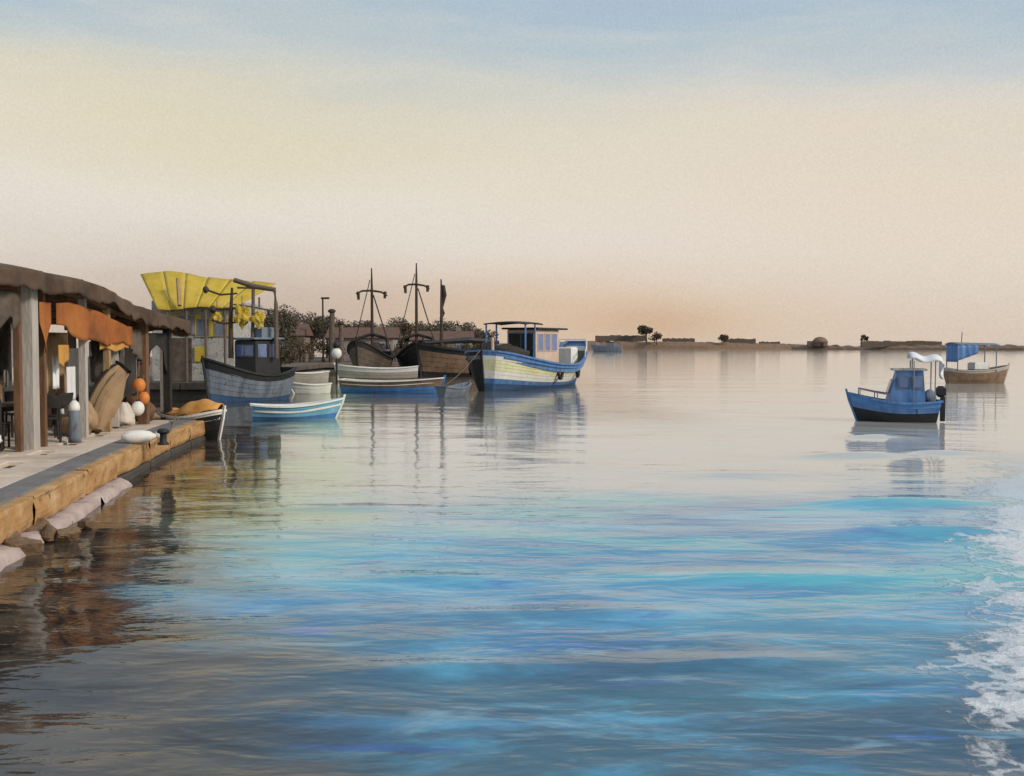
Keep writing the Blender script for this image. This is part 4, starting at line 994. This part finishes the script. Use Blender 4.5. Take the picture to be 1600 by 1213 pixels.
for i, (px, Y, h, r, m, l) in enumerate(trees):
    tree(((px-800)/FPX*Y, Y, .6), h, r, m, l, 40+i)
M_leaf3 = mat('hazy_foliage', [(.075, .062, .05), (.13, .11, .09), (.17, .145, .12)], .8, .9, .2)  # grey brown of distant haze put into the leaf colour
for i, (px, Y, h, r, l) in enumerate(((300, 95, 5.2, 3.0, 'haze toned grey brown tree behind the left end of the boathouse'), (446, 122, 6.0, 3.4, 'haze toned grey brown tree right of the yellow canopy'), (470, 128, 5.4, 3.2, 'haze toned grey brown tree left of the street lamp'),
    (512, 124, 5.0, 3.2, 'haze toned grey brown tree right behind the timber piles'), (558, 128, 4.6, 3.2, 'haze toned grey brown tree left of the crosstree mast'), (598, 126, 4.4, 3.0, 'haze toned grey brown tree right of the dark brown boat mast'),
    (634, 130, 4.2, 3.0, 'haze toned grey brown tree left of the tallest mast'), (675, 127, 4.0, 3.0, 'haze toned grey brown tree between the tallest mast and the furled sail'), (708, 131, 4.0, 3.0, 'haze toned grey brown tree right of the furled sail'), (742, 129, 3.6, 2.8, 'haze toned grey brown tree behind the awning of the white and lime boat'))):
    tree(((px-800)/FPX*Y, Y, .6), h, r, M_leaf3, l, 140+i, 2600, .3)
# bushes along the far quay
for i, (px, Y, h) in enumerate(((440, 70, 1.6), (415, 60, 1.7), (470, 97, 2.2), (515, 99, 2.0), (600, 101, 1.8), (640, 103, 1.8), (690, 104, 1.9), (740, 106, 1.7))):
    tree(((px-800)/FPX*Y, Y, .55), h, h*.95, M_leaf if i % 2 else M_leaf2,
         ['russet bush beside the grey rowing boat', 'dark bush on the quay corner behind the trawler', 'russet bush below the lamp post', 'dark bush left of the dark brown masted boat', 'russet bush between the masted boats', 'dark bush behind the black masted boat', 'russet bush behind the rust brown boat', 'dark bush behind the bow of the white and lime boat'][i],
         80+i, 1000, .18, 'bushes along the far quay', .7, 'bush')
def lamp(px, Y, ytop, label):
    p = Vector(((px-800)/FPX*Y, Y, .6)); zt = CAM_H+(HOR-ytop)/FPX*Y-.6
    t = thing('street_lamp', label, 'street lamp', p)
    MB().lathe([(.16, 0), (.15, .3), (.09, .4), (.075, zt-.1), (.06, zt)], n=10).build('pole', M_mast, t)
    MB().box((.22, 0, zt-.08), (.75, .24, .18), bev=.05).build('lamp_head', M_mast, t)
lamp(505, 98.5, 465, 'dark street lamp with a short arm on the far quay')
def pile(px, Y, ytop, r, label):
    p = Vector(((px-800)/FPX*Y, Y, .6)); zt = CAM_H+(HOR-ytop)/FPX*Y-.6
    t = thing('timber_pile', label, 'pile', p, 0, 'timber piles on the far quay')
    MB().tube([(0, 0, -.5), (0, 0, zt*.5), (.03, 0, zt-.3)], [r*1.3, r, r*.8], 9).build('shaft', M_umber, t)
    MB().lathe([(r*.85, zt-.3), (r*1.25, zt-.2), (r*1.2, zt-.05), (r*.5, zt+.05)], n=9).build('cap', M_mast, t)
pile(519, 98.3, 484, .28, 'tall thick timber pile next to the street lamp')
pile(533, 98.3, 503, .24, 'shorter timber pile right of the tall one')
wb = thing('mooring_buoy', 'white round mooring buoy with a black top by the small boats', 'buoy', (at(526, 553, 64).x, 64, 0))
MB().tube([(0, 0, -.3), (0, 0, 1.45)], .06, 6).build('pole', M_dark, wb)
MB().ball((0, 0, 1.75), (.30, .30, .33), 14, 10).build('ball', M_white, wb, True)
MB().lathe([(.08, 2.02), (.20, 2.10), (.23, 2.3), (.1, 2.48), (.02, 2.5)], n=10).build('topmark', M_black, wb, True)

# ------------------------------------------------------------------ breakwater and far shore
def breakwater():
    t = thing('breakwater', 'long low breakwater closing the harbour on the horizon', None); t['kind'] = 'structure'
    pts = [(745, 372), (930, 372), (1100, 368), (1230, 372), (1330, 360), (1500, 340), (1680, 320)]
    Ps = [Vector(((px-800)/FPX*Y, Y, 0)) for px, Y in pts]
    hs = [2.2, 3.2, 2.9, 2.2, 1.5, 2.0, 1.6]
    mb = MB()
    def f(u, v):
        k = u*(len(Ps)-1); j = min(int(k), len(Ps)-2); q = k-j
        P = Ps[j].lerp(Ps[j+1], q); h = hs[j]+(hs[j+1]-hs[j])*q
        n = mnoise.noise(Vector((u*60, 3, 0)))+.6*mnoise.noise(Vector((u*160, v*4, 5)))
        a = v*math.pi
        return P+Vector((0, -6*math.cos(a), -.4+(h+.5*n)*max(0, math.sin(a))**.6))
    mb.grid(f, 260, 8, flip=True); mb.build('rubble_mound', M_rust, t)
    # parapet wall with breaks along the top
    for (pa, pb, z) in ((930, 1010, 4.7), (1035, 1085, 3.7), (1130, 1180, 3.6), (1186, 1218, 2.6), (1345, 1470, 2.8)):
        k = (pb-pa)/14
        for i in range(14):
            Y = 371 if pa < 1300 else 350
            MB().box(((pa+(i+.5)*k-800)/FPX*Y, Y, z-1.0+rnd.uniform(-.15, .15)), (k/FPX*Y*1.0-.03, 1.4, 2.0), bev=.1).build('parapet_block', M_umber, t)
breakwater()
p = Vector(((1010-800)/FPX*366, 366, 2.6)); tree(p, 6.0, 3.0, M_leaf, 'single dark tree on the breakwater right of the fishing boat', 201, 900, .8, 'trees on the breakwater')
for i, (px, h, r, l) in enumerate(((1026, 3.8, 2.6, 'small tree leaning on the single dark tree of the breakwater'), (1128, 3.2, 2.4, 'small russet tree in the middle of the breakwater'), (1350, 3.0, 1.6, 'thin small tree at the right break of the breakwater'))):
    tree(Vector(((px-800)/FPX*364, 364, 1.8)), h, r, M_leaf2, l, 210+i, 500, .6, 'trees on the breakwater')
def hut():
    x = (1281-800)/FPX*362
    t = thing('domed_hut', 'dark domed hut on the low part of the breakwater', 'hut', (x, 362, 1.0))
    MB().lathe([(2.4, 0), (2.4, 1.3)], n=16).build('wall', M_umber, t)
    MB().lathe([(2.6, 1.3), (2.3, 2.1), (1.5, 2.9), (.3, 3.2)], n=16).build('roof', M_rust, t, True)
    MB().box((0, -2.4, .6), (.9, .12, 1.2)).build('door', M_dark, t)
    MB().box((-2.9, 0, .9), (2.4, 1.6, 1.8), bev=.1).build('lean_to', M_umber, t)
hut()
# small blue boat under the breakwater
p = on(950, 550.5)
H = Hull(6.5, 2.6, 1.9, 1.3, 1.6, stern=.6, tb=.5, rb=.8, keel=-.4)
t = boat_base('distant_boat', 'small blue boat at the foot of the breakwater beyond the fishing boat', 'boat', (p.x, p.y), R(170), H, [('planking', 0, 1, 3, M_slate)], M_blue, .3, M_slate, M_slate)
MB().box((-.5, 0, 1.8), (2.0, 1.5, 1.3), bev=.1).build('wheelhouse', M_slate, t)
MB().box((-.5, 0, 2.5), (2.4, 1.8, .12), bev=.04).build('wheelhouse_roof', M_dark, t)

# mooring line from the fishing boat
mb = MB(); bpy.context.view_layer.update()
a = mainb.matrix_world @ (mainH.pt(0, 1, 1)+Vector((.05, 0, .05))); b = Vector((a.x-2.6, a.y-1.0, -.1))
mb.tube([a.lerp(b, k/10)-Vector((0, 0, .35*math.sin(k/10*math.pi))) for k in range(11)], .025, 5)
tag(mb.build('mooring_rope', M_rope, None), 'slack mooring rope running down from the bow of the white and lime boat', 'rope')
